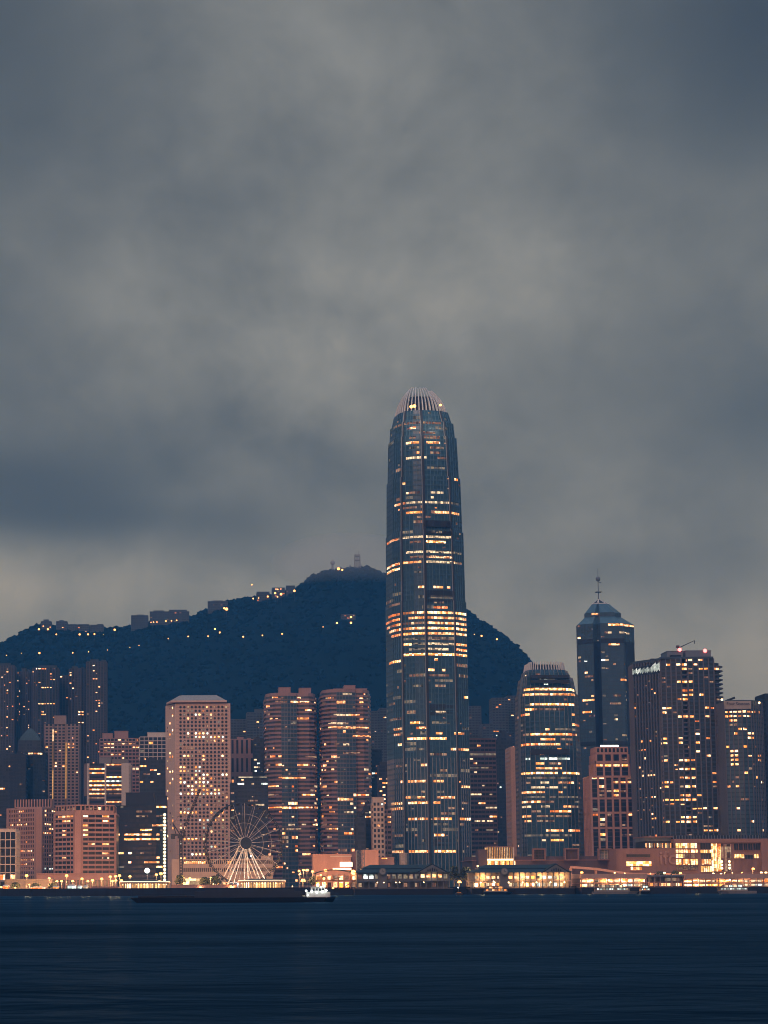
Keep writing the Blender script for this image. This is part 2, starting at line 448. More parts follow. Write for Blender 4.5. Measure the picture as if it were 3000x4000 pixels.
tag(mb.build('ground'), kind='structure')
mb = MB(); mb.box(-3000, 3000, 1318, 1322, -3, GZ + 0.9, QUAYM)
for k in range(-60, 90): mb.box(k * 8 - 0.5, k * 8 + 0.5, 1317.2, 1318, -2, GZ + 0.3, QUAYM)
tag(mb.build('quay_wall'), kind='structure')

RIDGE_PX = [(-900, 2640), (-500, 2600), (-200, 2560), (0, 2520), (54, 2490), (145, 2445), (235, 2450), (416, 2459), (524, 2450), (597, 2432), (741, 2414), (814, 2383), (904, 2351),
            (922, 2344), (995, 2338), (1085, 2329), (1157, 2300), (1230, 2251), (1284, 2230), (1374, 2224), (1429, 2219), (1510, 2246), (1640, 2300), (1760, 2352), (1817, 2387),
            (1881, 2432), (1953, 2477), (2007, 2522), (2061, 2577), (2110, 2640), (2180, 2740), (2300, 2850), (2600, 2990), (3100, 3080), (4200, 3150)]
HD = 3300.0
RIDGE = sorted((at(x, y, HD).x, at(x, y, HD).z) for x, y in RIDGE_PX)
def ridge(X):
    if X <= RIDGE[0][0]: return RIDGE[0][1]
    for (a, za), (b, zb_) in zip(RIDGE, RIDGE[1:]):
        if X <= b:
            u = (X - a) / (b - a); u2 = u * u * (3 - 2 * u); u = 0.5 * u + 0.5 * u2
            return za + (zb_ - za) * u
    return RIDGE[-1][1]
from mathutils import noise as mnoise
def hill_z(X, Y):
    t = (Y - 2420) / (HD - 2420)
    if t <= 0: return GZ - 0.5
    r = ridge(X)
    if t <= 1:
        s = t ** 0.85
        g = mnoise.fractal(Vector((X / 260, Y / 420, 3.1)), 0.9, 2.0, 4) * 26 * math.sin(math.pi * min(1, t)) 
        return GZ + (r - GZ) * s + g * (0.3 + 0.7 * s)
    return max(GZ, r - (t - 1) * 480)
hm = wall('wooded hillside', (0.003, 0.010, 0.013), rough=0.95, var=0.4, spec=0.05, nscale=0.02)
mb = MB(); k = mb.mi(hm)
xs = [-1500 + 14 * i for i in range(int(3600 / 14))]; ys = [2420 + 22 * j for j in range(52)]
for y in ys:
    for x in xs: mb.v.append((x, y, hill_z(x, y) + mnoise.noise(Vector((x / 30, y / 30, 0))) * 3))
nx = len(xs)
for j in range(len(ys) - 1):
    for i in range(nx - 1): mb.f.append((j * nx + i, j * nx + i + 1, (j + 1) * nx + i + 1, (j + 1) * nx + i)); mb.m.append(k)
o = mb.build('hill'); tag(o, kind='structure')
for p in o.data.polygons: p.use_smooth = True
# woods over the hill: one mass of leaf clumps nobody could count
leafm = wall('dark evergreen leaves', (0.003, 0.011, 0.013), rough=0.9, var=0.45, spec=0.05, nscale=0.09)
ICO = [(0, 0, -1), (0.72, -0.53, -0.45), (-0.28, -0.85, -0.45), (-0.89, 0, -0.45), (-0.28, 0.85, -0.45), (0.72, 0.53, -0.45), (0.28, -0.85, 0.45), (-0.72, -0.53, 0.45), (-0.72, 0.53, 0.45), (0.28, 0.85, 0.45), (0.89, 0, 0.45), (0, 0, 1)]
ICF = [(0, 1, 2), (1, 0, 5), (0, 2, 3), (0, 3, 4), (0, 4, 5), (1, 5, 10), (2, 1, 6), (3, 2, 7), (4, 3, 8), (5, 4, 9), (1, 10, 6), (2, 6, 7), (3, 7, 8), (4, 8, 9), (5, 9, 10), (6, 10, 11), (7, 6, 11), (8, 7, 11), (9, 8, 11), (10, 9, 11)]
def clump(mb, c, r, mat, rg):
    b = len(mb.v); k = mb.mi(mat); a = rg.random() * 6.28; ca, sa = math.cos(a), math.sin(a)
    for (x, y, z) in ICO:
        q = r * (0.7 + 0.6 * rg.random())
        mb.v.append((c[0] + (x * ca - y * sa) * q, c[1] + (x * sa + y * ca) * q, c[2] + z * q * 0.85))
    mb.f += [(b + i, b + j, b + l) for i, j, l in ICF]; mb.m += [k] * 20
rg = random.Random(3); mb = MB()
for i in range(9000):
    X = rg.uniform(-380, 640); Y = 3300 - 860 * rg.random() ** 1.7
    if i < 2600: Y = rg.uniform(3255, 3305)
    r = rg.uniform(1.9, 4.8) * (1.25 if rg.random() < 0.12 else 1.0)
    clump(mb, (X, Y, hill_z(X, Y) + r * 0.25), r, leafm, rg)
tag(mb.build('woods'), 'dark evergreen woods covering the hillside', None, None, 'stuff')

# ------------------------------------------------------------------ houses, masts and lamps on the hill
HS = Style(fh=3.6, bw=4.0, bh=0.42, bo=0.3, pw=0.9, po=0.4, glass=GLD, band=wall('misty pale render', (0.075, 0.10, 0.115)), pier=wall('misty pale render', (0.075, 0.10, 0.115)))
def hill_block(label, xl, xr, yt, yb, D=3270.0, cell=0.05, seed=1, roof=(), name='hillside_block', mix='add'):
    t = Tower(name, label, 'apartment block', D, (xl + xr) / 2, yt, None, zb=0.0)
    zb = hill_z(t.X, D) - 6
    t.root.location.z = zb; t.zb = zb
    P = t.fp([(xl, 0), (xr, 0)], yt); P = P + [(P[1][0], 16), (P[0][0], 16)]
    h = t.z(yt)
    t.section(P, 0, P, max(h, 4), HS)
    mb = MB(); Q = scaleP(P, 1.02); mb.frustum(Q, h, Q, h + 1.2, HS.band); mb.build('roof', t.root)
    for (a, b, y) in roof: t.block(a, b, y, yt, 3, 12, HS.band)
    if cell: t.scatter(cell, 0, mix, seed=seed)
    t.finish()
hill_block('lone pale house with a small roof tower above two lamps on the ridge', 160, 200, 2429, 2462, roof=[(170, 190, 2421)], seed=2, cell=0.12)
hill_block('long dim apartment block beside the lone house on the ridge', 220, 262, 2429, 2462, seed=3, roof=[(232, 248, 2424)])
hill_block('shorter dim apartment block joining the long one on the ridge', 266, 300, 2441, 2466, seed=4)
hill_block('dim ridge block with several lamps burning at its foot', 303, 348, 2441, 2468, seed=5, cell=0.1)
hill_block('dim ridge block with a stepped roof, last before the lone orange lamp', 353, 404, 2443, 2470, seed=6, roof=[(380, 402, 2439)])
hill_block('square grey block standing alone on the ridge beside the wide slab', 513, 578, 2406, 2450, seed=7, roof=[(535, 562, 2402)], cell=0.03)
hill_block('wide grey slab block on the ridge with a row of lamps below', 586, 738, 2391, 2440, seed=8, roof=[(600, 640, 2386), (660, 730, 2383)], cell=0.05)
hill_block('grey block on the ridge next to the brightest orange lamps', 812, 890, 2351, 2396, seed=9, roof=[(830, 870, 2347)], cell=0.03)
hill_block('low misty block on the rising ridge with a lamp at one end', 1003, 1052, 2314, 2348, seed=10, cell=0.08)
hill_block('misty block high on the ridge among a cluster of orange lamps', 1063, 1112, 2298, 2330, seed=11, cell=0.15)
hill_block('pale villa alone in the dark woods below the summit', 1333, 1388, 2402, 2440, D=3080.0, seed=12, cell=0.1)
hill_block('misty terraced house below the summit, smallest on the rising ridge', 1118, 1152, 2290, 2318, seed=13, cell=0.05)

def mast(label, x, yt, yb, w, D=3296.0, lattice=False):
    p = at(x, yb, D); zb = hill_z(p.x, D) - 2; h = at(x, yt, D).z - zb
    r = thing('radio_mast', label, 'radio mast', (p.x, D, zb))
    mm = wall('mast steel', (0.34, 0.36, 0.37)); mb = MB()  # steel lightened so the masts fade as if in mist
    if lattice:
        for sx in (-1, 1):
            for sy in (-1, 1): mb.tube((sx * w, sy * w, 0), (sx * w * 0.8, sy * w * 0.8, h * 0.8), 0.45, mm)
        n = 9
        for i in range(n):
            z0, z1 = h * 0.8 * i / n, h * 0.8 * (i + 1) / n
            for s in (-1, 1):
                mb.tube((-w, s * w, z0), (w, s * w, z1), 0.3, mm, 4); mb.tube((w, s * w, z0), (-w, s * w, z1), 0.3, mm, 4)
        mb.build('lattice', r)
        mb = MB(); mb.box(-w * 0.9, w * 0.9, -w, w, h * 0.5, h * 0.56, mm); mb.box(-w * 0.9, w * 0.9, -w, w, h * 0.7, h * 0.78, mm); mb.build('platform', r)
        mb = MB(); mb.tube((w * 0.5, 0, h * 0.78), (w * 0.5, 0, h), 0.7, mm, 6, 0.25); mb.build('aerial', r)
    else:
        mb.tube((0, 0, 0), (0, 0, h), w, mm, 6, w * 0.5); mb.build('pole', r)
        mb = MB(); mb.ball((0, -w, h * 0.75), w * 1.8, mm, sq=(1, 0.5, 1)); mb.build('dish', r)
mast('short misty radio mast at the near end of the summit', 1299, 2186, 2226, 2.2)
mast('tall misty lattice radio mast on the summit', 1396, 2150, 2222, 5.0, lattice=True)
mast('slim low radio mast between the other two on the summit', 1367, 2203, 2224, 0.9)

# lamps on the hill, heads oversized to stand for their glare: (photo x, y, size, distance)
HL = [(152, 2458, 1.2), (187, 2458, 1.2), (169, 2446, 0.7), (220, 2478, 0.9), (311, 2478, 1.2), (344, 2478, 1.1), (369, 2477, 1.0), (448, 2460, 1.3), (404, 2478, 0.4), (154, 2551, 1.2), (25, 2560, 0.6), (84, 2552, 0.5),
      (284, 2550, 0.8), (346, 2546, 0.6), (420, 2539, 0.5), (507, 2529, 0.6), (543, 2521, 0.6), (657, 2495, 0.6), (735, 2486, 0.8), (813, 2485, 0.8), (840, 2457, 1.1), (859, 2470, 0.9), (885, 2379, 1.9), (876, 2376, 1.3),
      (590, 2431, 0.6), (600, 2430, 0.7), (613, 2430, 0.7), (648, 2426, 0.9), (670, 2425, 0.8), (690, 2423, 0.8), (858, 2472, 0.8), (950, 2487, 1.0), (1025, 2482, 0.8), (1102, 2476, 0.9), (1262, 2449, 0.6), (1316, 2434, 1.2),
      (1371, 2410, 1.2), (1371, 2433, 1.3), (1150, 2308, 1.4), (1046, 2330, 1.1), (1075, 2317, 1.2), (1098, 2321, 1.5), (1084, 2331, 0.9), (989, 2338, 0.9), (984, 2284, 0.8), (1322, 2222, 1.8), (1337, 2226, 1.2), (1881, 2484, 1.1),
      (1941, 2497, 1.1), (1853, 2478, 0.5), (1085, 2302, 0.8), (1010, 2336, 0.7)]
g_hl = None
def hill_lamp(x, y, s):
    global g_hl
    D = None
    Dq = 2450.0
    while Dq < 3300:                                   # where the line of sight meets the slope
        p = at(x, y, Dq)
        if hill_z(p.x, Dq) > p.z - 5: D = Dq; break
        Dq += 8
    D = min(D or 3292.0, 3228.0)
    p = at(x, y, D - 4); zb = min(hill_z(p.x, D), p.z - 2) 
    if g_hl is None:
        r = thing('hill_lamp', 'lamp glowing on the dark wooded hill', 'street lamp', group='lamps on the dark hill')
        mb = MB(); mb.tube((0, 0, -12), (0, 0, -0.4), 0.2, DSTEEL); mb.build('pole', r)
        mb = MB(); mb.ball((0, 0, 0), 1.25, glow('hill lamp glow', (1.0, 0.42, 0.13), 4.5)); mb.build('lamp_head', r)
        g_hl = r
    else: r = copy_tree(g_hl)
    r.location = p; r.scale = (s, s, s)
for (x, y, s) in HL: hill_lamp(x, y, s)

# ------------------------------------------------------------------ the tallest tower
def tall_tower():
    D = 1650.0
    t = Tower('tall_skyscraper', 'tallest skyscraper with stepped curved top and rows of lit floors', 'skyscraper', D, 1666, 3300)
    yr = 3200
    base = t.fp([(1521, 38), (1546, 18), (1585, 5), (1632, 0), (1678, -2), (1790, 3), (1833, 13)], yr)
    base += [(base[-1][0] - 1, 48), (base[-2][0], 62), (base[2][0], 66), (base[1][0], 58)]
    c = (sum(p[0] for p in base) / len(base), 31.0)
    ww = base[6][0] - base[0][0]
    st = Style(fh=4.25, bw=3.0, bh=0.34, bo=0.35, pw=0.5, po=0.6, glass=GLB, band=wall('slate spandrels', (0.050, 0.115, 0.175), rough=0.5), pier=wall('silver fins', (0.25, 0.27, 0.30), rough=0.6))  # lower fins lighter: street glow from below put into their colour
    stt = Style(fh=4.25, bw=3.0, bh=0.34, bo=0.3, pw=0.28, po=0.45, glass=GLB, band=st.band, pier=wall('slate fins', (0.11, 0.21, 0.30), rough=0.6))
    px = FPX / D
    LV = [(3455, 2345, 312, 306), (2345, 2070, 300, 295), (2070, 1857, 288, 281), (1857, 1697, 272, 261), (1697, 1638, 250, 241), (1638, 1592, 230, 206)]
    secs = []
    zprev = 0
    for i, (y0, y1, w0, w1) in enumerate(LV):
        z1 = t.z(y1, 1660)
        if i == 0:
            zm = t.z(2960, 1660)
            P0, Pm, P1 = (scaleP(base, w / px / ww, c) for w in (w0, 310, w1))
            t.section(P0, 0, Pm, zm, st); t.section(Pm, zm, P1, z1, stt)
            mP = (P0, 0, P1, z1)
        else:
            P0, P1 = scaleP(base, w0 / px / ww, c), scaleP(base, w1 / px / ww, c)
            t.section(P0, zprev, P1, z1, stt); mP = (P0, zprev, P1, z1)
        # dark raised strips painting in the shade of the gaps between bays, and a bright edge at the corner
        j = MB(); ed = MB()
        for q in (2, 4, 5):
            a0, a1 = Vector((*mP[0][q], mP[1])), Vector((*mP[2][q], mP[3]))
            n = Vector((0, -1, 0)); w = 0.55 if q != 4 else 0.9
            for (mbx, off, ww2, mm) in ((j, 0.0, w, DARK), (ed, -w - 0.45, 0.32, STEEL)):
                A0, A1 = a0 + Vector((off, 0, 0)), a1 + Vector((off, 0, 0))
                mbx.box8([A0 + n * 0.95 + Vector((-ww2, 0, 0)), A0 + n * 0.95 + Vector((ww2, 0, 0)), A0 - n * 0.6 + Vector((ww2, 0, 0)), A0 - n * 0.6 + Vector((-ww2, 0, 0)),
                          A1 + n * 0.95 + Vector((-ww2, 0, 0)), A1 + n * 0.95 + Vector((ww2, 0, 0)), A1 - n * 0.6 + Vector((ww2, 0, 0)), A1 - n * 0.6 + Vector((-ww2, 0, 0))], mm)
        j.build('bay_joint', t.root); ed.build('corner_trim', t.root)
        zprev = z1
    # louvred plant floors
    for (ya, yb, x0, x1) in ((2035, 2058, 1662, 1765), (2075, 2085, 1662, 1765), (2308, 2332, 1670, 1770), (2342, 2352, 1670, 1770), (2750, 2776, 1680, 1780), (2782, 2795, 1680, 1780), (3278, 3304, 1690, 1790)):
        m = MB(); a, b = at(x0, yb, D - 1), at(x1, ya, D + 2)
        za, zb = a.z - t.zb, b.z - t.zb
        n = 24
        for i in range(n):
            xa = a.x + (b.x - a.x) * i / n - t.X
            m.box(xa, xa + (b.x - a.x) / n * 0.62, -2.9 + 5.2 * i / n, 1.0 + 5 * i / n, za, zb, DARK)
        m.build('louvre', t.root)
    # crown: inward curving fins around the roof
    zc = zprev; P = scaleP(base, 206 / px / ww, c); fm = wall('pale crown fins', (0.64, 0.66, 0.66), rough=0.5)
    ztop = t.z(1515, 1660, 22)
    inner = MB(); inner.frustum(scaleP(P, 0.9, c), zc, scaleP(P, 0.62, c), zc + (ztop - zc) * 0.62, DARK); inner.build('crown_core', t.root)
    n = len(P); per = [(Vector((*P[i], 0)), Vector((*P[(i + 1) % n], 0))) for i in range(n)]
    cc = Vector((*c, 0)); rgf = random.Random(5)
    for (a, b) in per:
        L = (b - a).length; m = max(2, round(L / 3.0))
        for i in range(m):
            q = a.lerp(b, (i + 0.5) / m); d = (cc - q); rad = d.length; d.normalize(); sd = Vector((-d.y, d.x, 0))
            f = MB(); hh = (ztop - zc) * (0.96 + 0.06 * rgf.random()) * (1.0 if abs(q.x - c[0]) < ww * 0.24 else 0.90)
            N_ = 6; pr = []
            for s in range(N_ + 1):
                u = s / N_; inw = rad * (0.06 * u + 0.44 * u ** 2.3)
                pr.append((q + d * inw + Vector((0, 0, zc - 5 + (hh + 5) * u)), 0.46 * (1 - 0.35 * u), 1.6 * (1 - 0.6 * u)))
            for (p0, w0, d0), (p1, w1, d1) in zip(pr, pr[1:]):
                f.box8([p0 - sd * w0 - d * 0.4, p0 - sd * w0 + d * d0, p0 + sd * w0 + d * d0, p0 + sd * w0 - d * 0.4, p1 - sd * w1 - d * 0.4, p1 - sd * w1 + d * d1, p1 + sd * w1 + d * d1, p1 + sd * w1 - d * 0.4], fm)
            f.build('crown_fin', t.root)
    for (x, y, r_) in ((1607, 1586, 1.3), (1620, 1584, 1.3), (1722, 1580, 0.9)):
        p = at(x, y, D - 4) ; m = MB(); m.ball((p.x - t.X, -2, p.z - t.zb), r_, LAMP); m.build('roof_lamp', t.root)
    pl = at(1660, 1572, D)
    point('crown_light', t.root, (pl.x - t.X - 4, 16, pl.z - t.zb), 9000, (1.0, 0.75, 0.5), 2.0)
    for sx in (-22, 0, 22): point('crown_uplight', t.root, (c[0] + sx, -16, zc - 10), 5000, (1.0, 0.92, 0.80), 1.5)
    A = lambda L_, fy, fx: [(fy(y), fx(x0), fx(x1), k) for (y, x0, x1, k) in L_]
    z4 = [(370, 190, 600, 'd'), (410, 335, 385, 'a'), (415, 555, 625, 'e'), (457, 410, 550, 'd'), (505, 320, 360, 'd'), (500, 455, 500, 'e'), (540, 280, 400, 'w'), (540, 455, 570, 'w'), (595, 340, 400, 'e'), (597, 500, 610, 'd'),
          (635, 385, 405, 'w'), (632, 500, 590, 'd'), (672, 280, 470, 'o'), (678, 550, 640, 'd'), (770, 480, 620, 'e'), (840, 700, 740, 'a'), (870, 270, 300, 'w'), (945, 280, 420, 'd'), (945, 505, 600, 'o'), (995, 500, 540, 'o'),
          (1040, 275, 430, 'o'), (1042, 440, 680, 'o'), (1055, 690, 745, 'e'), (1055, 195, 265, 'a'), (1085, 275, 370, 'd'), (1125, 290, 435, 'b'), (1135, 520, 740, 'w'), (1175, 380, 500, 'd'), (1290, 520, 590, 'o'), (1335, 275, 680, 'o'),
          (1330, 135, 225, 'a'), (1360, 150, 240, 'd'), (1380, 460, 635, 'b'), (1385, 340, 420, 'd'), (1470, 280, 690, 'o'), (1485, 700, 770, 'e'), (1520, 350, 680, 'd'), (1525, 500, 690, 'w'), (1535, 700, 770, 'd'), (1545, 140, 240, 'a'), (1565, 275, 440, 'w'),
          (1567, 465, 680, 'o'), (1600, 140, 245, 'b'), (1655, 370, 430, 'e'), (1770, 385, 450, 'b'), (1772, 530, 600, 'w'), (1775, 640, 680, 'a'), (1890, 540, 605, 'd'), (1920, 150, 250, 'd'), (1940, 535, 645, 'a'), (1990, 275, 455, 'w'), (1992, 475, 800, 'b'),
          (2005, 150, 250, 'a'), (2042, 310, 460, 'w'), (2042, 475, 800, 'w'), (2085, 135, 250, 'a'), (2082, 350, 460, 'b'), (2084, 475, 800, 'w'), (2127, 275, 455, 'd'), (2127, 475, 800, 'b'), (2172, 275, 460, 'w'), (2172, 475, 800, 'b')]
    z5 = [(45, 120, 235, 'a'), (80, 140, 240, 'w'), (82, 250, 430, 'd'), (120, 150, 240, 'a'), (120, 250, 430, 'w'), (122, 440, 740, 'b'), (160, 160, 240, 'a'), (160, 250, 430, 'b'), (162, 440, 740, 'w'), (205, 250, 650, 'e'), (245, 250, 310, 'b'),
          (247, 325, 430, 'e'), (245, 440, 650, 'o'), (250, 665, 745, 'w'), (290, 320, 430, 'e'), (290, 445, 620, 'o'), (293, 665, 745, 'a'), (330, 255, 430, 'b'), (330, 445, 655, 'b'), (335, 665, 745, 'b'), (355, 140, 240, 'b'), (372, 500, 530, 'b'),
          (450, 450, 510, 'b'), (452, 550, 570, 'w'), (465, 690, 750, 'd'), (495, 310, 400, 'd'), (495, 450, 600, 'd'), (540, 500, 630, 'e'), (578, 330, 420, 'e'), (578, 505, 590, 'd'), (630, 720, 755, 'b'), (690, 150, 180, 'd'), (785, 510, 580, 'o'),
          (800, 150, 250, 'd'), (865, 315, 375, 'b'), (866, 395, 430, 'e'), (868, 470, 625, 'e'), (885, 180, 240, 'w'), (910, 365, 445, 'a'), (925, 180, 220, 'a'), (950, 510, 560, 'w'), (950, 640, 725, 'w'), (995, 290, 600, 'b'), (1005, 215, 240, 'w'),
          (1080, 630, 760, 'w'), (1080, 350, 430, 'e'), (1120, 460, 590, 'd'), (1175, 200, 225, 'd'), (1205, 385, 450, 'a'), (1250, 535, 600, 'd'), (1335, 280, 450, 'w'), (1335, 470, 580, 'w'), (1337, 705, 770, 'w'), (1337, 230, 265, 'w'), (1415, 390, 435, 'd'),
          (1415, 510, 560, 'e'), (1460, 275, 310, 'b'), (1460, 365, 440, 'w'), (1460, 525, 645, 'w'), (1462, 700, 760, 'd'), (1470, 165, 255, 'w'), (1505, 285, 455, 'b'), (1505, 480, 530, 'w'), (1505, 610, 655, 'd'), (1520, 150, 255, 'w'), (1585, 545, 650, 'd'),
          (1630, 290, 460, 'w'), (1632, 475, 540, 'w'), (1630, 540, 640, 'b'), (1630, 695, 775, 'b'), (1672, 700, 730, 'd'), (1672, 480, 600, 'e'), (1750, 480, 575, 'b'), (1755, 185, 260, 'd'), (1860, 330, 460, 'b'), (1880, 300, 460, 'a'), (1855, 490, 655, 'b'),
          (1875, 490, 655, 'b'), (1868, 170, 270, 'w')]
    t.rows(A(z4, lambda y: 1480 + .461 * y, lambda x: 1450 + .461 * x)); t.rows(A(z5, lambda y: 2400 + .4975 * y, lambda x: 1450 + .4975 * x))
    t.scatter(0.04, 0.10, 'ddeeddew', 'eedeed', (4, 11), seed=4)
    t.finish('fin_lattice', 'glazing')
tall_tower()

# ------------------------------------------------------------------ second curved tower
def second_tower():
    D = 1700.0
    t = Tower('curved_skyscraper', 'shorter curved glass tower with a comb of fins on its roof', 'skyscraper', D, 2150, 3200)
    yr = 3150
    base = t.fp([(2032, 30), (2041, 12), (2058, 3), (2096, -2), (2215, 0), (2256, 6), (2271, 20)], yr); base += [(base[-1][0], 45), (base[0][0], 48)]
    c = (sum(p[0] for p in base[:7]) / 7, 24.0); ww = base[6][0] - base[0][0]; px = FPX / D
    st = Style(fh=4.0, bw=4.0, bh=0.36, bo=0.35, pw=0.35, po=0.5, glass=GLB, band=wall('slate spandrels', (0.075, 0.105, 0.135)), pier=STEEL)
    LV = [(3455, 2920, 240, 236), (2920, 2705, 234, 226), (2705, 2640, 216, 196), (2640, 2612, 180, 164)]
    zp = 0
    for (y0, y1, w0, w1) in LV:
        z1 = t.z(y1, 2145); t.section(scaleP(base, w0 / px / ww, c), zp, scaleP(base, w1 / px / ww, c), z1, st, blank=(0,)); zp = z1
    for (ya, yb) in ((2636, 2650), (2655, 2668), (2926, 2948)):
        m = MB(); a, b = at(2075, yb, D - 3), at(2225, ya, D - 3); m.box(a.x - t.X, b.x - t.X, -3.2, 4, a.z - t.zb, b.z - t.zb, DARK); m.build('louvre', t.root)
    fm = wall('pale crown fins', (0.5, 0.5, 0.5)); zt = t.z(2580, 2140); P = scaleP(base, 160 / px / ww, c)
    for i in range(len(P)):
        a, b = Vector((*P[i], 0)), Vector((*P[(i + 1) % len(P)], 0)); m = max(1, round((b - a).length / 2.4))
        for q in range(m):
            p = a.lerp(b, (q + .5) / m); d = (Vector((*c, 0)) - p).normalized(); s = Vector((-d.y, d.x, 0)); f = MB()
            p0, p1 = p + Vector((0, 0, zp - 4)), p + d * 2.2 + Vector((0, 0, zt))
            f.box8([p0 - s * .42 - d * .3, p0 - s * .42 + d * .9, p0 + s * .42 + d * .9, p0 + s * .42 - d * .3, p1 - s * .3 - d * .3, p1 - s * .3 + d * .5, p1 + s * .3 + d * .5, p1 + s * .3 - d * .3], fm); f.build('crown_fin', t.root)
    m = MB(); m.frustum(scaleP(P, .8, c), zp, scaleP(P, .7, c), zp + (zt - zp) * .7, DARK); m.build('crown_core', t.root)
    rows = [(318, 570, 720, 'e'), (316, 575, 640, 'c'), (365, 600, 640, 'c'), (410, 550, 690, 'w'), (450, 440, 870, 'b'), (490, 440, 870, 'w'), (570, 500, 600, 'a'), (570, 612, 860, 'b'), (610, 465, 510, 'b'), (610, 545, 780, 'd'), (655, 390, 465, 'a'), (650, 835, 865, 'w'),
            (725, 840, 910, 'a'), (768, 710, 890, 'e'), (803, 440, 500, 'd'), (803, 515, 800, 'b'), (805, 840, 890, 'd'), (840, 750, 890, 'a'), (880, 580, 720, 'a'), (882, 750, 840, 'd'), (918, 410, 560, 'a'), (916, 585, 760, 'w'), (918, 790, 850, 'd'), (970, 725, 750, 'b'),
            (1022, 575, 805, 'c'), (1024, 460, 485, 'c'), (1058, 545, 620, 'b'), (1060, 640, 740, 'd'), (1100, 555, 750, 'w'), (1142, 400, 490, 'b'), (1142, 520, 745, 'b'), (1142, 760, 915, 'b'), (1183, 430, 820, 'e'), (1218, 560, 610, 'd'), (1218, 715, 755, 'w'), (1218, 815, 860, 'a'),
            (1258, 570, 670, 'o'), (1258, 730, 840, 'd'), (1298, 525, 630, 'o'), (1298, 640, 715, 'o'), (1308, 400, 495, 'a'), (1335, 525, 630, 'w'), (1335, 720, 755, 'w'), (1375, 430, 630, 'e'), (1375, 640, 900, 'e'), (1420, 410, 500, 'w'), (1418, 530, 580, 'b'), (1420, 580, 700, 'd'),
            (1420, 875, 910, 'e'), (1458, 410, 500, 'o'), (1456, 580, 660, 'o'), (1454, 770, 840, 'w'), (1456, 850, 910, 'd'), (1495, 640, 770, 'a'), (1495, 770, 855, 'b'), (1495, 535, 580, 'd'), (1535, 410, 505, 'w'), (1535, 555, 850, 'd'), (1575, 440, 495, 'w'), (1575, 560, 690, 'd'),
            (1650, 625, 765, 'w'), (1650, 830, 910, 'a'), (1690, 450, 860, 'e'), (1728, 580, 640, 'o'), (1728, 652, 772, 'b'), (1760, 835, 910, 'd')]
    t.rows([(2500 + .452 * y, 1850 + .452 * a, 1850 + .452 * b, k) for (y, a, b, k) in rows])
    t.scatter(0.05, 0, 'ddeedw', seed=8)
    t.finish()
second_tower()

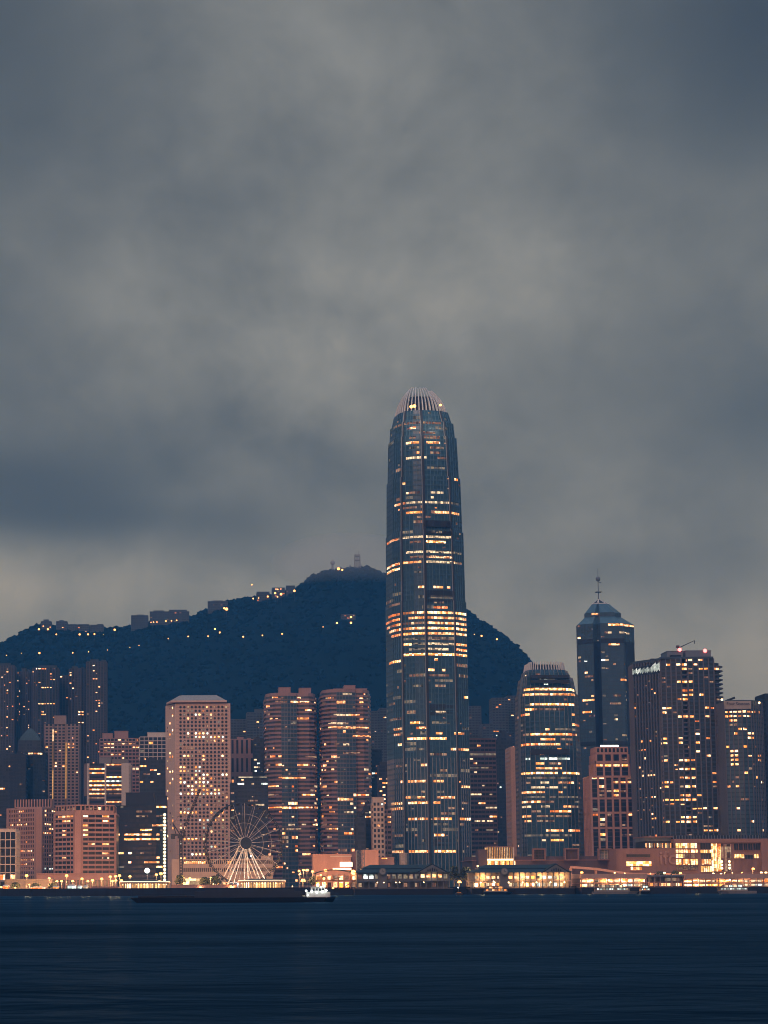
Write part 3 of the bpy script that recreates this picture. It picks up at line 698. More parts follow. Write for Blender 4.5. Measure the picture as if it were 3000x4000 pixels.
# ------------------------------------------------------------------ round-windowed block
def porthole_block():
    D = 1850.0
    t = Tower('office_block', 'pink-beige office block with round windows and a sloping hipped roof', 'office block', D, 790, 3100)
    yr = 3050
    P = t.fp([(647, 24), (687, 0), (899, 0)], yr); P += [(P[2][0], 42), (P[0][0], 42)]
    h = t.z(2748, 790)
    st = Style(glass=BEIGE)
    t.core.frustum(P, 0, P, h, BEIGE)
    for k in range(1, 44):                       # panel joints
        z = h * k / 44
        t.skin.box(P[1][0], P[2][0], -0.12, 0, z - 0.12, z + 0.12, wall('panel joint', (0.38, 0.26, 0.22)))
    for mb_, x in ((t.skin, P[1][0]), (t.skin, P[2][0])): mb_.box(x - 0.5, x + 0.5, -0.3, 0.5, 0, h, BEIGE)
    eave = t.fp([(656, 20), (664, -2), (884, -2)], 2745); eave += [(eave[2][0] + 2, 44), (eave[0][0] - 1, 44)]
    m = MB(); E0 = [(x * 1.0, y) for x, y in eave]
    z0, z1 = t.z(2750, 790), t.z(2743, 790)
    E = t.fp([(650, 20), (668, -2.5), (886, -2.5)], 2745); E += [(E[2][0], 45), (E[0][0], 45)]
    m.frustum(E, h + 1.0, E, h + 2.6, BEIGE); m.build('eave', t.root)
    m = MB(); m.frustum(scaleP(P, 0.94), h, scaleP(P, 0.94), h + 1.0, DARK); m.build('shadow_gap', t.root)
    T = t.fp([(700, 16), (712, 12), (846, 12)], 2712); T += [(T[2][0], 34), (T[0][0], 34)]
    m = MB(); m.frustum(scaleP(E, 0.985), h + 2.6, T, t.z(2711, 790), wall('hipped roof panels', (0.33, 0.30, 0.285))); m.build('roof', t.root)
    # round windows
    rings = wall('porthole rings', (0.40, 0.28, 0.24)); dk = GLK; rg_ = random.Random(12)
    def disc(x, z, r, mat, y0, y1):
        mb_ = MB(); mb_.tube((x, y1, z), (x, y0, z), r, mat, 12); return mb_
    x0, x1 = t.fp([(706, 0), (885, 0)], 3050); nC = 13; zt, zb = t.z(2762, 790), t.z(3352, 790); nR = 41
    liton = {}
    busy = {2: [4, 5], 3: [], 7: [2, 4, 5, 6, 7], 8: [4, 5, 6, 8, 9, 10, 11], 13: [1, 2, 6, 11], 16: [4, 5, 0, 1], 17: [0, 1, 4, 5], 18: [4, 6, 7, 11], 19: [0, 3, 5, 6, 8], 20: [0, 1, 4, 5, 6, 7], 21: [2, 3, 5, 6, 8], 22: [3, 4, 6, 7, 9, 10], 23: [0, 2, 3, 4, 6, 7, 8, 9, 10],
            27: [2], 28: [0, 1, 2, 3, 4, 8, 11], 30: [5, 6, 7, 9, 11], 32: [1, 6], 35: [1, 2, 3, 4, 6], 36: [0], 37: [8, 9], 39: [3, 4, 5, 6], 40: [0, 1]}
    for r in range(nR):
        for q in range(nC):
            x = x0[0] + (x1[0] - x0[0]) * q / (nC - 1); z = zt + (zb - zt) * r / (nR - 1)
            u = rg_.random(); on = q in busy.get(r, ())
            mat = (BRI if rg_.random() < .75 else COO) if on else DIM if u < 0.10 else DMW if u < 0.16 else (WRM if u < 0.19 else dk)
            m1 = disc(x, z, 1.02, mat, -0.24, 0.1)
            t.skin.tube((x, 0.1, z), (x, -0.20, z), 1.3, rings, 12)
            t.win.append((3.0 + rg_.random() * .1, mat is not dk, m1))
    a, b = Vector((*P[0], 0)), Vector((*P[1], 0)); e = (b - a); nrm = Vector((e.y, -e.x, 0)).normalized()
    for r in range(nR):
        for q in range(3):
            if rg_.random() < .72: continue
            p = a.lerp(b, (q + .8) / 4) ; z = zt + (zb - zt) * r / (nR - 1); p.z = z
            mat = BRI if rg_.random() < .45 else DIM; mb_ = MB(); mb_.tube(p - nrm * .1, p + nrm * .24, 1.0, mat, 12); t.win.append((2.5, True, mb_))
    t.finish('facade_panel', 'wall')
porthole_block()

# ------------------------------------------------------------------ towers behind, west to east
SRES = Style(fh=3.0, bw=3.2, bh=0.42, bo=0.3, pw=1.1, po=0.7, glass=GLD, band=wall('dim residential tile', (0.058, 0.080, 0.098)), pier=wall('dim residential pier', (0.098, 0.095, 0.11)))
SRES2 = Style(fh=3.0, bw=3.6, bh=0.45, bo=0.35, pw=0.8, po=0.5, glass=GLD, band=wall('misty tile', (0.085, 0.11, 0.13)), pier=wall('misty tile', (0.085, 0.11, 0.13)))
SGRID = Style(fh=3.6, bw=3.6, bh=0.40, bo=0.5, pw=0.9, po=0.6, glass=GLK, band=PINKD, pier=PINKD)
SWGRID = Style(fh=3.9, bw=4.2, bh=0.22, bo=0.5, pw=0.7, po=0.6, glass=GLK, band=WHITE, pier=WHITE)
SDARK = Style(fh=3.8, bw=3.2, bh=0.38, bo=0.15, pw=0.25, po=0.25, glass=GLK, band=DARK, pier=DARK)
SDARKB = Style(fh=3.6, bw=3.0, bh=0.40, bo=0.2, pw=0.4, po=0.3, glass=GLD, band=wall('slate tile', (0.06, 0.07, 0.085)), pier=wall('slate tile', (0.06, 0.07, 0.085)))
RESMIX = 'aawwbbdddd'
def res(label, xl, xr, yt, D=2300, **kw):
    kw.setdefault('st', SRES); kw.setdefault('cell', 0.17); kw.setdefault('mix', RESMIX); kw.setdefault('depth', 24)
    return simple('apartment_tower', label, 'apartment tower', D, xl, xr, yt, yref=kw.pop('yref', 2850), **kw)
res('dim apartment tower on the harbour city edge, shallow flat roof, first of the hill-foot cluster', -30, 54, 2600, seed=21, roof=[(-10, 40, 2592, 4, 14)])
res('plain apartment tower between the edge tower and the one with a lit roof terrace', 60, 128, 2624, seed=22, D=2330, poly=[(60, 6), (80, 0), (108, 0), (128, 6)])
t = res('apartment tower with a lit roof terrace and many bright amber rooms', 126, 226, 2608, D=2270, seed=23, cell=0.05, poly=[(126, 8), (146, 0), (172, 3), (192, 0), (226, 5)], fin=False, roof=[(150, 220, 2601, 5, 14)],
        rows=[(2618, 138, 176, 'b'), (2634, 194, 206, 'w'), (2655, 195, 212, 'b'), (2660, 196, 212, 'b'), (2684, 170, 188, 'b'), (2724, 196, 214, 'b'), (2750, 170, 216, 'b'), (2783, 155, 172, 'w'), (2788, 158, 192, 'b'), (2708, 90, 114, 'b')])
t.finish()
res('narrow apartment tower with a stepped top beside the tallest hill-foot tower', 232, 268, 2640, D=2320, seed=24, cell=0.05, rows=[(2650, 236, 250, 'b')])
res('apartment tower with stepped shoulders against the dark hill', 270, 338, 2612, D=2290, seed=25, cell=0.045, poly=[(270, 4), (292, 0), (316, 0), (338, 5)], rows=[(2783, 302, 326, 'b'), (2790, 304, 326, 'b'), (2822, 304, 322, 'w')])
res('tallest hill-foot apartment tower, sheer edge against the dark hill', 338, 415, 2585, D=2260, seed=26, cell=0.05, roof=[(352, 384, 2577, 4, 14), (396, 412, 2579, 4, 12)], rows=[(2655, 360, 378, 'b'), (2680, 380, 396, 'b'), (2740, 362, 402, 'w'), (2745, 384, 402, 'b'), (2764, 382, 396, 'b'), (2858, 360, 376, 'b')])

def gilded():
    st = Style(fh=3.2, bw=3.7, bh=0.4, bo=0.4, pw=1.5, po=0.6, glass=GLK, band=wall('tan tile', (0.34, 0.26, 0.24)), pier=wall('tan tile', (0.34, 0.26, 0.24)))
    t = Tower('hotel_tower', 'tan tower of two windowed wings around a shaft with golden light strips', 'hotel tower', 2100, 241, 2950)
    P = t.fp([(175, 0), (206, 0), (210, 3), (256, 3), (262, 0), (308, 0)], 2950); P += [(P[-1][0], 28), (P[0][0], 28)]
    h = t.z(2829, 241); t.section(P, 0, P, h, st, blank=(1, 3))
    t.block(211, 258, 2797, 2829, 4, 20, st.band)
    gl = lit('golden uplight', (1.0, 0.5, 0.12), 1.5, 4, 30)
    for x in (207, 258):
        m = MB(); a, b = at(x - 2, 3120, 2100), at(x + 2, 2900 if x == 258 else 2850, 2100); m.box(a.x - t.X, b.x - t.X, -0.95, -0.65, a.z - t.zb, b.z - t.zb, gl); m.build('light_strip', t.root)
    t.rows([(2920, 180, 192, 'b'), (2905, 268, 290, 'b'), (2912, 268, 290, 'w'), (2926, 268, 290, 'b'), (2862, 220, 226, 'w'), (2993, 216, 228, 'b'), (2998, 216, 228, 'b'), (2993, 240, 250, 'b'), (3000, 240, 250, 'b')])
    t.scatter(0.035, 0, 'adwdd', seed=31); t.finish()
gilded()
t = simple('office_tower', 'dim office tower at the picture edge behind the dull pink blocks', 'office tower', 1990, -40, 44, 2945, st=SDARKB, seed=41, cell=0.07, mix='dewa', rows=[(3082, 2, 22, 'b'), (3090, 0, 10, 'w')])
simple('office_tower', 'almost black narrow slab in front of the hill-foot towers', 'office tower', 1950, 40, 100, 2948, st=SDARK, seed=42, cell=0.01, mix='d')
simple('office_tower', 'dark office tower with one lit line under its top, beside the black slab', 'office tower', 1970, 98, 176, 2938, st=SDARKB, seed=43, cell=0.02, mix='dde', poly=[(98, 4), (130, 0), (176, 8)], rows=[(2944, 110, 168, 'w'), (3092, 160, 174, 'd')])
def domed():
    t = Tower('domed_tower', 'dark tower with a pale pointed roof, peeping over the black slab', 'office tower', 2080, 116, 2950)
    P = t.fp([(70, 0), (160, 0)], 2950); P += [(P[1][0], 25), (P[0][0], 25)]; h = t.z(2892, 116); t.section(P, 0, P, h, SDARKB)
    m = MB(); c = [scaleP(P, k) for k in (0.94, 0.80, 0.52, 0.14)]; zz = [h, h + 3, h + 8, h + 13]; rm = wall('pale teal roof', (0.055, 0.085, 0.10))
    for i in range(3): m.frustum(c[i], zz[i], c[i + 1], zz[i + 1], rm)
    m.build('roof', t.root); t.scatter(0.02, 0, 'd', seed=44); t.finish()
domed()
simple('office_tower', 'office tower with bright rows of windows under its flat roof, behind the white-finned block', 'office tower', 2050, 390, 544, 2886, st=SGRID, seed=45, cell=0.12, row=0.1, mix='dwdae', roof=[(447, 500, 2857, 8, 20), (400, 440, 2866, 6, 18)],
       rows=[(2902, 408, 440, 'b'), (2902, 470, 520, 'w'), (2914, 410, 536, 'd'), (2928, 400, 450, 'b'), (2927, 512, 538, 'b'), (2953, 436, 464, 'b'), (2942, 400, 420, 'd'), (2886, 470, 480, 'b')])
simple('office_tower', 'pale gridded office tower with a white line along its roof, next to the porthole block', 'office tower', 2030, 546, 650, 2880, st=SWGRID, seed=46, cell=0.05, mix='dew', roof=[(576, 650, 2863, 3, 20)], rows=[(2870, 578, 650, 'o'), (2876, 630, 646, 'b'), (2903, 580, 590, 'b')])
def finned():
    st = Style(fh=3.9, bw=18.5, bh=0.45, bo=0.3, pw=1.6, po=1.4, glass=GLK, band=DARKP, pier=WHITE)
    t = Tower('office_block', 'office block with tall white fins and lit ribbon windows', 'office block', 1900, 417, 3050)
    P = t.fp([(346, 0), (478, 0), (504, 0)], 3050); P = [(P[0][0], 0), (P[1][0], 0), (P[2][0], 0), (P[2][0], 30), (P[0][0], 30)]
    h = t.z(2982, 417); t.section(P, 0, P, h, st, blank=(1,))
    t.block(388, 434, 2960, 2982, 3, 14, GREY); t.block(436, 500, 2968, 2982, 4, 18, GREY); t.block(328, 346, 2985, 3110, 2, 18, wall('shaded flank tile', (0.2, 0.16, 0.16)), 'side_wing')  # side wing in a plain brown-grey tile
    t.rows([(2977, 390, 400, 'b'), (2976, 415, 434, 'b'), (2979, 470, 500, 'b'), (2993, 440, 476, 'w'), (3008, 404, 420, 'b'), (3036, 432, 477, 'b'), (3050, 350, 384, 'b'), (3078, 350, 436, 'w'), (3079, 400, 432, 'b'), (3074, 458, 478, 'b'), (3062, 442, 450, 'c'),
            (3093, 400, 420, 'a'), (3092, 455, 478, 'w'), (3105, 350, 380, 'd'), (3106, 392, 430, 'w'), (3106, 440, 478, 'd'), (3134, 452, 474, 'w'), (3024, 410, 420, 'w'), (3120, 355, 380, 'd')])
    t.scatter(0.05, 0, 'ed', seed=47); t.finish()
finned()
simple('office_tower', 'dark teal office tower in front of the pale gridded one', 'office tower', 1880, 546, 654, 2972, st=SDARKB, seed=48, cell=0.01, rows=[(2990, 548, 578, 'b'), (3015, 585, 610, 'a'), (3032, 560, 588, 'd'), (3032, 612, 632, 'w'), (3052, 590, 602, 'w'), (3062, 590, 602, 'w'), (3060, 548, 560, 'b')], mix='d')
def black_block():
    t = Tower('office_block', 'nearly black office block with lit ribbons and a column of round corner lamps', 'office block', 1700, 555, 3250)
    P = t.fp([(453, 0), (610, 0), (650, 3)], 3250); P += [(P[2][0], 40), (P[0][0], 40)]
    t.section(P, 0, P, t.z(3146, 545), SDARK); 
    t.block(491, 600, 3098, 3146, 6, 34, DARK, 'upper_storeys')
    rr = [(3117, 612, 647, 'b'), (3135, 606, 647, 'b'), (3152, 612, 647, 'b'), (3175, 536, 588, 'd'), (3184, 612, 640, 'd'), (3189, 536, 586, 'd'), (3235, 604, 646, 'w'), (3244, 542, 600, 'b'), (3262, 454, 470, 'b'), (3261, 488, 602, 'w'), (3270, 615, 630, 'w'),
          (3287, 478, 612, 'b'), (3286, 612, 622, 'b'), (3328, 454, 480, 'b'), (3327, 496, 508, 'b'), (3340, 548, 556, 'd'), (3370, 510, 522, 'a'), (3369, 560, 612, 'w'), (3390, 614, 640, 'b'), (3384, 455, 490, 'e'), (3356, 615, 620, 'b')]
    t.rows(rr)
    for k in range(20):
        y = 3182 + 13.4 * k; p = at(643, y, 1700); m = MB(); m.ball((p.x - t.X, 1.2, p.z - t.zb), 1.15, glow('round corner lamp', (1.0, 0.80, 0.50), 3.0)); m.build('corner_lamp', t.root)
    t.block(613, 652, 3110, 3158, 3, 30, DARK, 'corner_tower')
    t.scatter(0.015, 0, 'de', seed=49); t.finish()
black_block()
def corner_block(label, D, xl, xc0, xc1, xr, yt, seed, stl, str_, flare, attic=None, rows=(), cell=.08, mixx='dwad', dl=30, dr=22):
    """two facades meeting at a solid corner pier"""
    t = Tower('hotel_block', label, 'hotel block', D, (xl + xr) / 2, 3300)
    P = t.fp([(xl, dl), (xc0, 1.5), (xc1, 1.5), (xr, dr)], 3300); P += [(P[3][0], 62), (P[0][0], 62)]
    h = t.z(yt, xc0)
    t.core.frustum(P, 0, P, h, GLK)
    # left and right facade in their own styles
    for i, st in ((0, stl), (2, str_)):
        pt, L, nrm = t.edge(P, 0, P, h, i); nb = max(1, round(L / st.bw)); nf = round(h / st.fh); info = [(pt, L, nb, True, False)]
        for k in range(nf): t.bx(t.skin, pt, 0, 1, k / nf, (k + st.bh) / nf, -.2, st.bo, st.band)
        for k in range(nb + 1):
            u = k / nb; w = st.pw / L / 2; t.bx(t.skin, pt, max(0, u - w), min(1, u + w), 0, 1, -.2, st.po, st.pier)
        for u in (0, 1): t.bx(t.skin, pt, max(0, u - 1.6 / L), min(1, u + 1.6 / L), 0, 1, -.2, st.po + .1, st.pier)
        t.secs.append((0, h, nf, info, st))
    pt, L, nrm = t.edge(P, 0, P, h, 1); m = MB(); t.bx(m, pt, -0.06, 1.06, 0, 1, -1.0, 1.3, stl.pier); m.build('corner_pier', t.root)
    m = MB(); Q = scaleP(P, 1.02); m.frustum(Q, h, Q, h + 1.5, stl.pier); m.build('cornice', t.root)
    if attic:
        z2 = t.z(attic[0], xc0); Q = scaleP(P, attic[1], (P[2][0], P[2][1])); t.section(Q, h + 1.5, Q, z2, attic[2]); m = MB(); Q2 = scaleP(Q, 1.03); m.frustum(Q2, z2, Q2, z2 + 1.0, stl.pier); m.build('attic_cornice', t.root)
    t.rows(rows); t.scatter(cell, 0, mixx, seed=seed)
    return t
spn = Style(fh=3.4, bw=2.2, bh=0.36, bo=0.4, pw=0.75, po=0.5, glass=GLK, band=PINK, pier=PINK)
spn2 = Style(fh=3.4, bw=3.4, bh=0.36, bo=0.4, pw=1.0, po=0.5, glass=GLK, band=PINK, pier=PINK)
sbal = Style(fh=3.5, bw=5.2, bh=0.42, bo=0.9, pw=0.35, po=0.5, glass=GLK, band=PINK, pier=PINK)
slit = Style(fh=8, bw=2.2, bh=0.12, bo=0.4, pw=0.9, po=0.6, glass=GLD, band=PINK, pier=PINK)
t = corner_block('dull pink hotel block with fine square windows and a ribbed penthouse', 1600, 27, 142, 162, 226, 3160, 51, spn, spn2, 0,
                 rows=[(3167, 66, 102, 'b'), (3162, 168, 188, 'b'), (3163, 196, 218, 'w'), (3205, 72, 80, 'b'), (3186, 170, 180, 'w'), (3212, 176, 186, 'b'), (3225, 170, 200, 'b'), (3236, 188, 208, 'b'), (3250, 161, 182, 'b'), (3263, 161, 202, 'b'), (3228, 40, 114, 'w'),
                       (3326, 62, 140, 'a'), (3340, 62, 84, 'a'), (3354, 62, 140, 'w'), (3367, 62, 130, 'd'), (3378, 64, 110, 'a'), (3338, 161, 198, 'o'), (3386, 161, 206, 'c'), (3390, 62, 128, 'd')], cell=.05)
P = t.fp([(60, 20), (200, 14)], 3135); P += [(P[1][0], 40), (P[0][0], 40)]
h0 = t.z(3160, 152) + 1.5; ph = Tower.section
t.section(P, h0, P, t.z(3119, 152), slit, nfl=1); t.finish()
t = corner_block('dull pink hotel block with long balcony bands and a solid middle corner', 1530, 212, 293, 316, 453, 3182, 52, sbal, sbal, 0, attic=(3148, .93, spn2),
                 rows=[(3158, 330, 430, 'd'), (3161, 250, 292, 'd'), (3174, 328, 370, 'b'), (3178, 244, 252, 'b'), (3190, 230, 290, 'w'), (3188, 320, 334, 'b'), (3193, 334, 344, 'b'), (3189, 408, 424, 'b'), (3214, 242, 276, 'w'), (3212, 398, 412, 'b'), (3223, 336, 348, 'b'),
                       (3245, 338, 348, 'b'), (3257, 338, 348, 'b'), (3302, 336, 364, 'w'), (3293, 410, 424, 'b'), (3272, 260, 268, 'w'), (3350, 250, 268, 'w'), (3340, 408, 426, 'w'), (3358, 418, 430, 'o')], cell=.045, dl=22, dr=14)
m = MB(); a, b = at(144, 3400, 1524), at(455, 3400, 1524)
m.box(a.x - t.X, b.x - t.X, -9, 14, 0, t.z(3414, 300, -6), PINK)
m.box(a.x - t.X - .4, b.x - t.X + .4, -9.4, 14.4, t.z(3414, 300, -6), t.z(3411, 300, -6), PINK); m.build('podium', t.root)
for i in range(22):
    x = a.x + (b.x - a.x) * (i + .6) / 22.3 - t.X; m = MB(); m.box(x - 0.9, x + 0.9, -9.15, -8.9, 0.2, 6.8, GLK); m.build('podium_bay', t.root)
t.finish()
simple('office_block', 'low dark glass block with a white grid and pale parapet at the edge', 'office block', 1500, -60, 61, 3250, yref=3340, st=Style(fh=5.6, bw=4.0, bh=0.10, bo=0.4, pw=0.45, po=0.5, glass=GLK, band=WHITE, pier=WHITE), seed=53, cell=0.015, mix='dew', par=WHITE, roof=[(-60, 61, 3240, -.5, 24)], rows=[(3427, 14, 30, 'a'), (3427, 44, 56, 'w')])

# post office podium below the round-windowed block
def podium():
    t = Tower('post_office', 'long low cream building below the porthole block, lit along its windows', 'public building', 1560, 868, 3390)
    st = Style(fh=5.6, bw=1.5, bh=0.5, bo=0.6, pw=0.5, po=0.3, glass=GLK, band=CREAM, pier=CREAM)
    P = t.fp([(672, 0), (1066, 0)], 3390); P += [(P[1][0], 30), (P[0][0], 30)]
    h = t.z(3360, 868); hb = t.z(3420, 868)
    t.core.frustum(P, 0, P, hb, CREAM); t.section(P, hb, P, h, st, nfl=2)
    a, b = t.fp([(672, 0), (714, 0)], 3390); m = MB(); m.box(a[0], b[0], -1.0, 20, 0, h + .3, CREAM); m.build('end_wall', t.root)
    m = MB(); Q = scaleP(P, 1.004); m.frustum(Q, h, Q, h + 1.0, CREAM); m.build('cornice', t.root)
    t.block(1020, 1066, 3345, 3360, 4, 14, CREAM)
    m = MB(); a, b = at(716, 3424, 1556), at(866, 3424, 1556); m.box(a.x - t.X, b.x - t.X, -3.5, 0, hb - 1.6, hb - .7, WHITE); m.build('canopy', t.root)
    m = MB(); m.box(a.x - t.X, b.x - t.X, -.12, 0, 2.0, hb - 2.2, lit('shop hall light', (1.0, .62, .32), 1.6, 5, 6)); m.build('lit_hall', t.root)
    t.rows([(3372, 716, 800, 'b'), (3372, 890, 900, 'b'), (3390, 718, 790, 'w')])
    t.scatter(0.03, 0, 'dd', seed=55); t.finish()
podium()

# ------------------------------------------------------------------ middle: twin rounded towers and their neighbours
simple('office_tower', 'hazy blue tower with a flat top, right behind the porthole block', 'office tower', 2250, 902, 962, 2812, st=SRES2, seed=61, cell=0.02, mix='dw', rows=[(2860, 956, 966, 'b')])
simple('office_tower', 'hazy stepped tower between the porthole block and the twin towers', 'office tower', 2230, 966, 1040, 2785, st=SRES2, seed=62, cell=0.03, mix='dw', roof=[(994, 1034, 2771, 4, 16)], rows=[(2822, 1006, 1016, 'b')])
simple('office_tower', 'plum-coloured tower with tall dark slots below a blank band', 'office tower', 1960, 900, 994, 2890, st=Style(fh=18, bw=4.4, bh=0.25, bo=.5, pw=2.6, po=.6, glass=GLK, band=PINKD, pier=PINKD), seed=63, cell=0, rows=[(3073, 904, 920, 'w')])
simple('office_tower', 'dark navy tower with white lamps stacked like a bright tree', 'office tower', 1930, 992, 1042, 2889, st=SDARKB, seed=64, cell=0.02, mix='eo', rows=[(2985, 1000, 1014, 'c'), (2988, 1000, 1018, 'c'), (3001, 994, 1002, 'o'), (3018, 996, 1003, 'c'), (2968, 1002, 1006, 'o'), (3004, 1014, 1018, 'o')])
t = simple('office_block', 'dark glass block with a pale line along its roof edge behind the wheel', 'office block', 1760, 928, 1046, 3040, st=SDARKB, seed=65, cell=0.06, mix='deow', row=.08, rowmix='deo', par=None, fin=False, rows=[(3060, 934, 948, 'c'), (3060, 974, 988, 'o'), (3060, 1024, 1040, 'c'), (3130, 968, 1010, 'd'), (3145, 1000, 1030, 'o'), (3180, 905, 925, 'o')])
m = MB(); a, b = at(932, 3038, 1758), at(1042, 3036, 1758); m.box(a.x - t.X, b.x - t.X, -2.2, -1.6, a.z - t.zb, a.z - t.zb + .9, lit('roof edge tube', (1, .85, .62), .8, 6, 6)); m.build('roof_edge_light', t.root); t.finish()
simple('office_block', 'dark narrow block between the porthole block and the wheel', 'office block', 1800, 900, 932, 3060, st=SDARKB, seed=66, cell=0.12, mix='owed', depth=20)
TWG = glass('mauve grey window glass', (0.055, 0.060, 0.075), (0.12, 0.11, 0.11), 3.2, 3.9)
def twin(label, xl, xr, yt, seed, bands_l, glz, roofs, rows, D=1900):
    sb = Style(fh=3.9, bw=3.2, bh=0.48, bo=0.6, pw=0.0, po=0.2, glass=TWG, band=PINKD, pier=PINKD)
    sg = Style(fh=3.9, bw=3.2, bh=0.30, bo=0.25, pw=0.28, po=0.35, glass=GLG, band=wall('silver pink panels', (0.20, 0.18, 0.185)), pier=STEEL)
    t = Tower('rounded_tower', label, 'office tower', D, (xl + xr) / 2, 3050)
    w = xr - xl
    pts = [(xl, 20), (xl + .03 * w, 12), (xl + .10 * w, 6), (xl + .20 * w, 1.5), (xl + .32 * w, 0), (xl + bands_l * w, 0), (xl + glz * w, 3), (xl + (glz + .01) * w, 7), (xl + .86 * w, 6), (xl + .95 * w, 10), (xr, 20)]
    P = t.fp(pts, 3050); P += [(P[-1][0], 46), (P[0][0], 46)]
    h = t.z(yt, (xl + xr) / 2)
    t.core.frustum(P, 0, P, h, TWG)
    for i in range(len(P)):
        st = sg if i in (4, 5) else sb
        pt, L, nrm = t.edge(P, 0, P, h, i); nf = round(h / st.fh); nb = max(1, round(L / st.bw))
        if i in (4, 5): t.bx(t.core, pt, 0.01, .99, 0, 1, -.2, .1, GLG)
        for k in range(nf): t.bx(t.skin, pt, 0, 1, k / nf, (k + st.bh) / nf, -.2, st.bo, st.band)
        if st.pw:
            for k in range(nb + 1): t.bx(t.skin, pt, max(0, k / nb - st.pw / L / 2), min(1, k / nb + st.pw / L / 2), 0, 1, -.2, st.po, st.pier)
        t.secs.append((0, h, nf, [(pt, L, nb, nrm.y < .2, i == 6)], st))
    m = MB(); Q = scaleP(P, 0.97); m.frustum(Q, h, Q, h + 3, PINKD); m.build('parapet', t.root)
    for r_ in roofs: t.block(*r_[:2], r_[2], yt, 10, 30, PINKD)
    t.rows(rows); t.scatter(0.08, 0.10, 'dwdedda', 'wdwoeda', (2, 6), seed=seed)
    t.finish('floor_banding', 'glazing')
twin('dull pink rounded tower nearest the wheel, two boxes on its roof', 1036, 1238, 2718, 71, .44, .62, [(1089, 1135, 2687), (1169, 1215, 2689)],
     [(2726, 1068, 1085, 'w'), (2744, 1140, 1200, 'w'), (2741, 1075, 1120, 'd'), (2771, 1200, 1216, 'b'), (2815, 1058, 1066, 'w'), (3042, 1084, 1190, 'w'), (3070, 1045, 1080, 'w'), (3112, 1182, 1226, 'b'), (3163, 1046, 1220, 'a'), (3162, 1100, 1130, 'b'), (3105, 1046, 1080, 'd'),
      (3220, 1130, 1152, 'o'), (3220, 1175, 1196, 'o'), (3248, 1104, 1180, 'd'), (3250, 1106, 1120, 'b'), (3316, 990, 1045, 'b'), (3332, 1148, 1158, 'b'), (2960, 1200, 1240, 'd')])
twin('dull pink rounded tower next to the tallest skyscraper, one roof drum', 1256, 1450, 2704, 72, .50, .70, [(1345, 1388, 2679), (1304, 1434, 2692)],
     [(2718, 1335, 1372, 'o'), (2728, 1282, 1300, 'w'), (2745, 1406, 1414, 'b'), (2787, 1304, 1360, 'o'), (2787, 1365, 1412, 'w'), (2832, 1290, 1350, 'o'), (2846, 1280, 1440, 'w'), (2872, 1380, 1450, 'w'), (2903, 1336, 1362, 'o'), (2950, 1340, 1400, 'd'), (3106, 1385, 1440, 'a'),
      (3117, 1352, 1374, 'w'), (3144, 1368, 1382, 'o'), (3175, 1292, 1312, 'w'), (3172, 1352, 1386, 'o'), (3248, 1296, 1316, 'b'), (3258, 1352, 1386, 'a'), (3245, 1270, 1300, 'd')])
res('hazy blue apartment tower between the twin towers and the tallest skyscraper', 1450, 1486, 2780, st=SRES2, seed=73, cell=0.05, mix='do', depth=20)
res('second hazy apartment tower, partly hidden by the tallest skyscraper', 1484, 1524, 2768, st=SRES2, seed=74, cell=0.05, mix='dow', rows=[(2805, 1500, 1508, 'b')])
res('dim slab with white rooms beside the tallest skyscraper, under the hazy pair', 1440, 1492, 2930, D=2000, st=SDARKB, seed=75, cell=0.06, mix='ode', rows=[(3020, 1455, 1462, 'c'), (3020, 1464, 1474, 'o'), (3023, 1477, 1484, 'b')], yref=3050)
simple('apartment_block', 'dark block with a pinkish roof box and a column of orange rooms', 'apartment block', 1800, 1482, 1530, 2990, st=SDARKB, seed=76, cell=0.02, mix='d', depth=20, roof=[(1486, 1512, 2977, 2, 10)], rows=[(3043, 1488, 1496, 'a'), (3060, 1488, 1512, 'b'), (3075, 1488, 1506, 'a'), (3090, 1490, 1498, 'w'), (3107, 1497, 1508, 'a'), (3124, 1497, 1508, 'a'), (3140, 1497, 1508, 'a')])
simple('office_block', 'slim pale block of square windows, three across, near the tall tower foot', 'office block', 1600, 1457, 1501, 3135, yref=3220, st=Style(fh=4.0, bw=3.0, bh=0.42, bo=.5, pw=1.2, po=.6, glass=GLK, band=CREAM, pier=CREAM), seed=77, cell=0.0, depth=14, roof=[(1455, 1500, 3116, 0, 12)], rows=[(3139, 1457, 1500, 'c'), (3224, 1472, 1484, 'w')])
simple('office_block', 'low dull pink block squeezed against the tallest skyscraper', 'office block', 1625, 1496, 1530, 3166, yref=3260, st=Style(fh=4, bw=4, bh=.5, bo=.3, pw=.8, po=.4, glass=GLK, band=PINKD, pier=PINKD), seed=78, cell=.06, mix='dew', depth=12, rows=[(3200, 1505, 1526, 'b'), (3206, 1506, 1522, 'w')])
simple('office_block', 'dark unfinished block below the luffing crane, beside the pale square-windowed block', 'office block', 1600, 1393, 1428, 3196, yref=3260, st=SDARKB, seed=79, cell=.03, mix='ed', depth=18)
simple('office_block', 'dim low block between the dark unfinished block and the pale square-windowed one', 'office block', 1625, 1426, 1457, 3150, yref=3240, st=SDARKB, seed=80, cell=.08, mix='deod', depth=12, rows=[(3198, 1428, 1452, 'w'), (3170, 1440, 1450, 'o')])

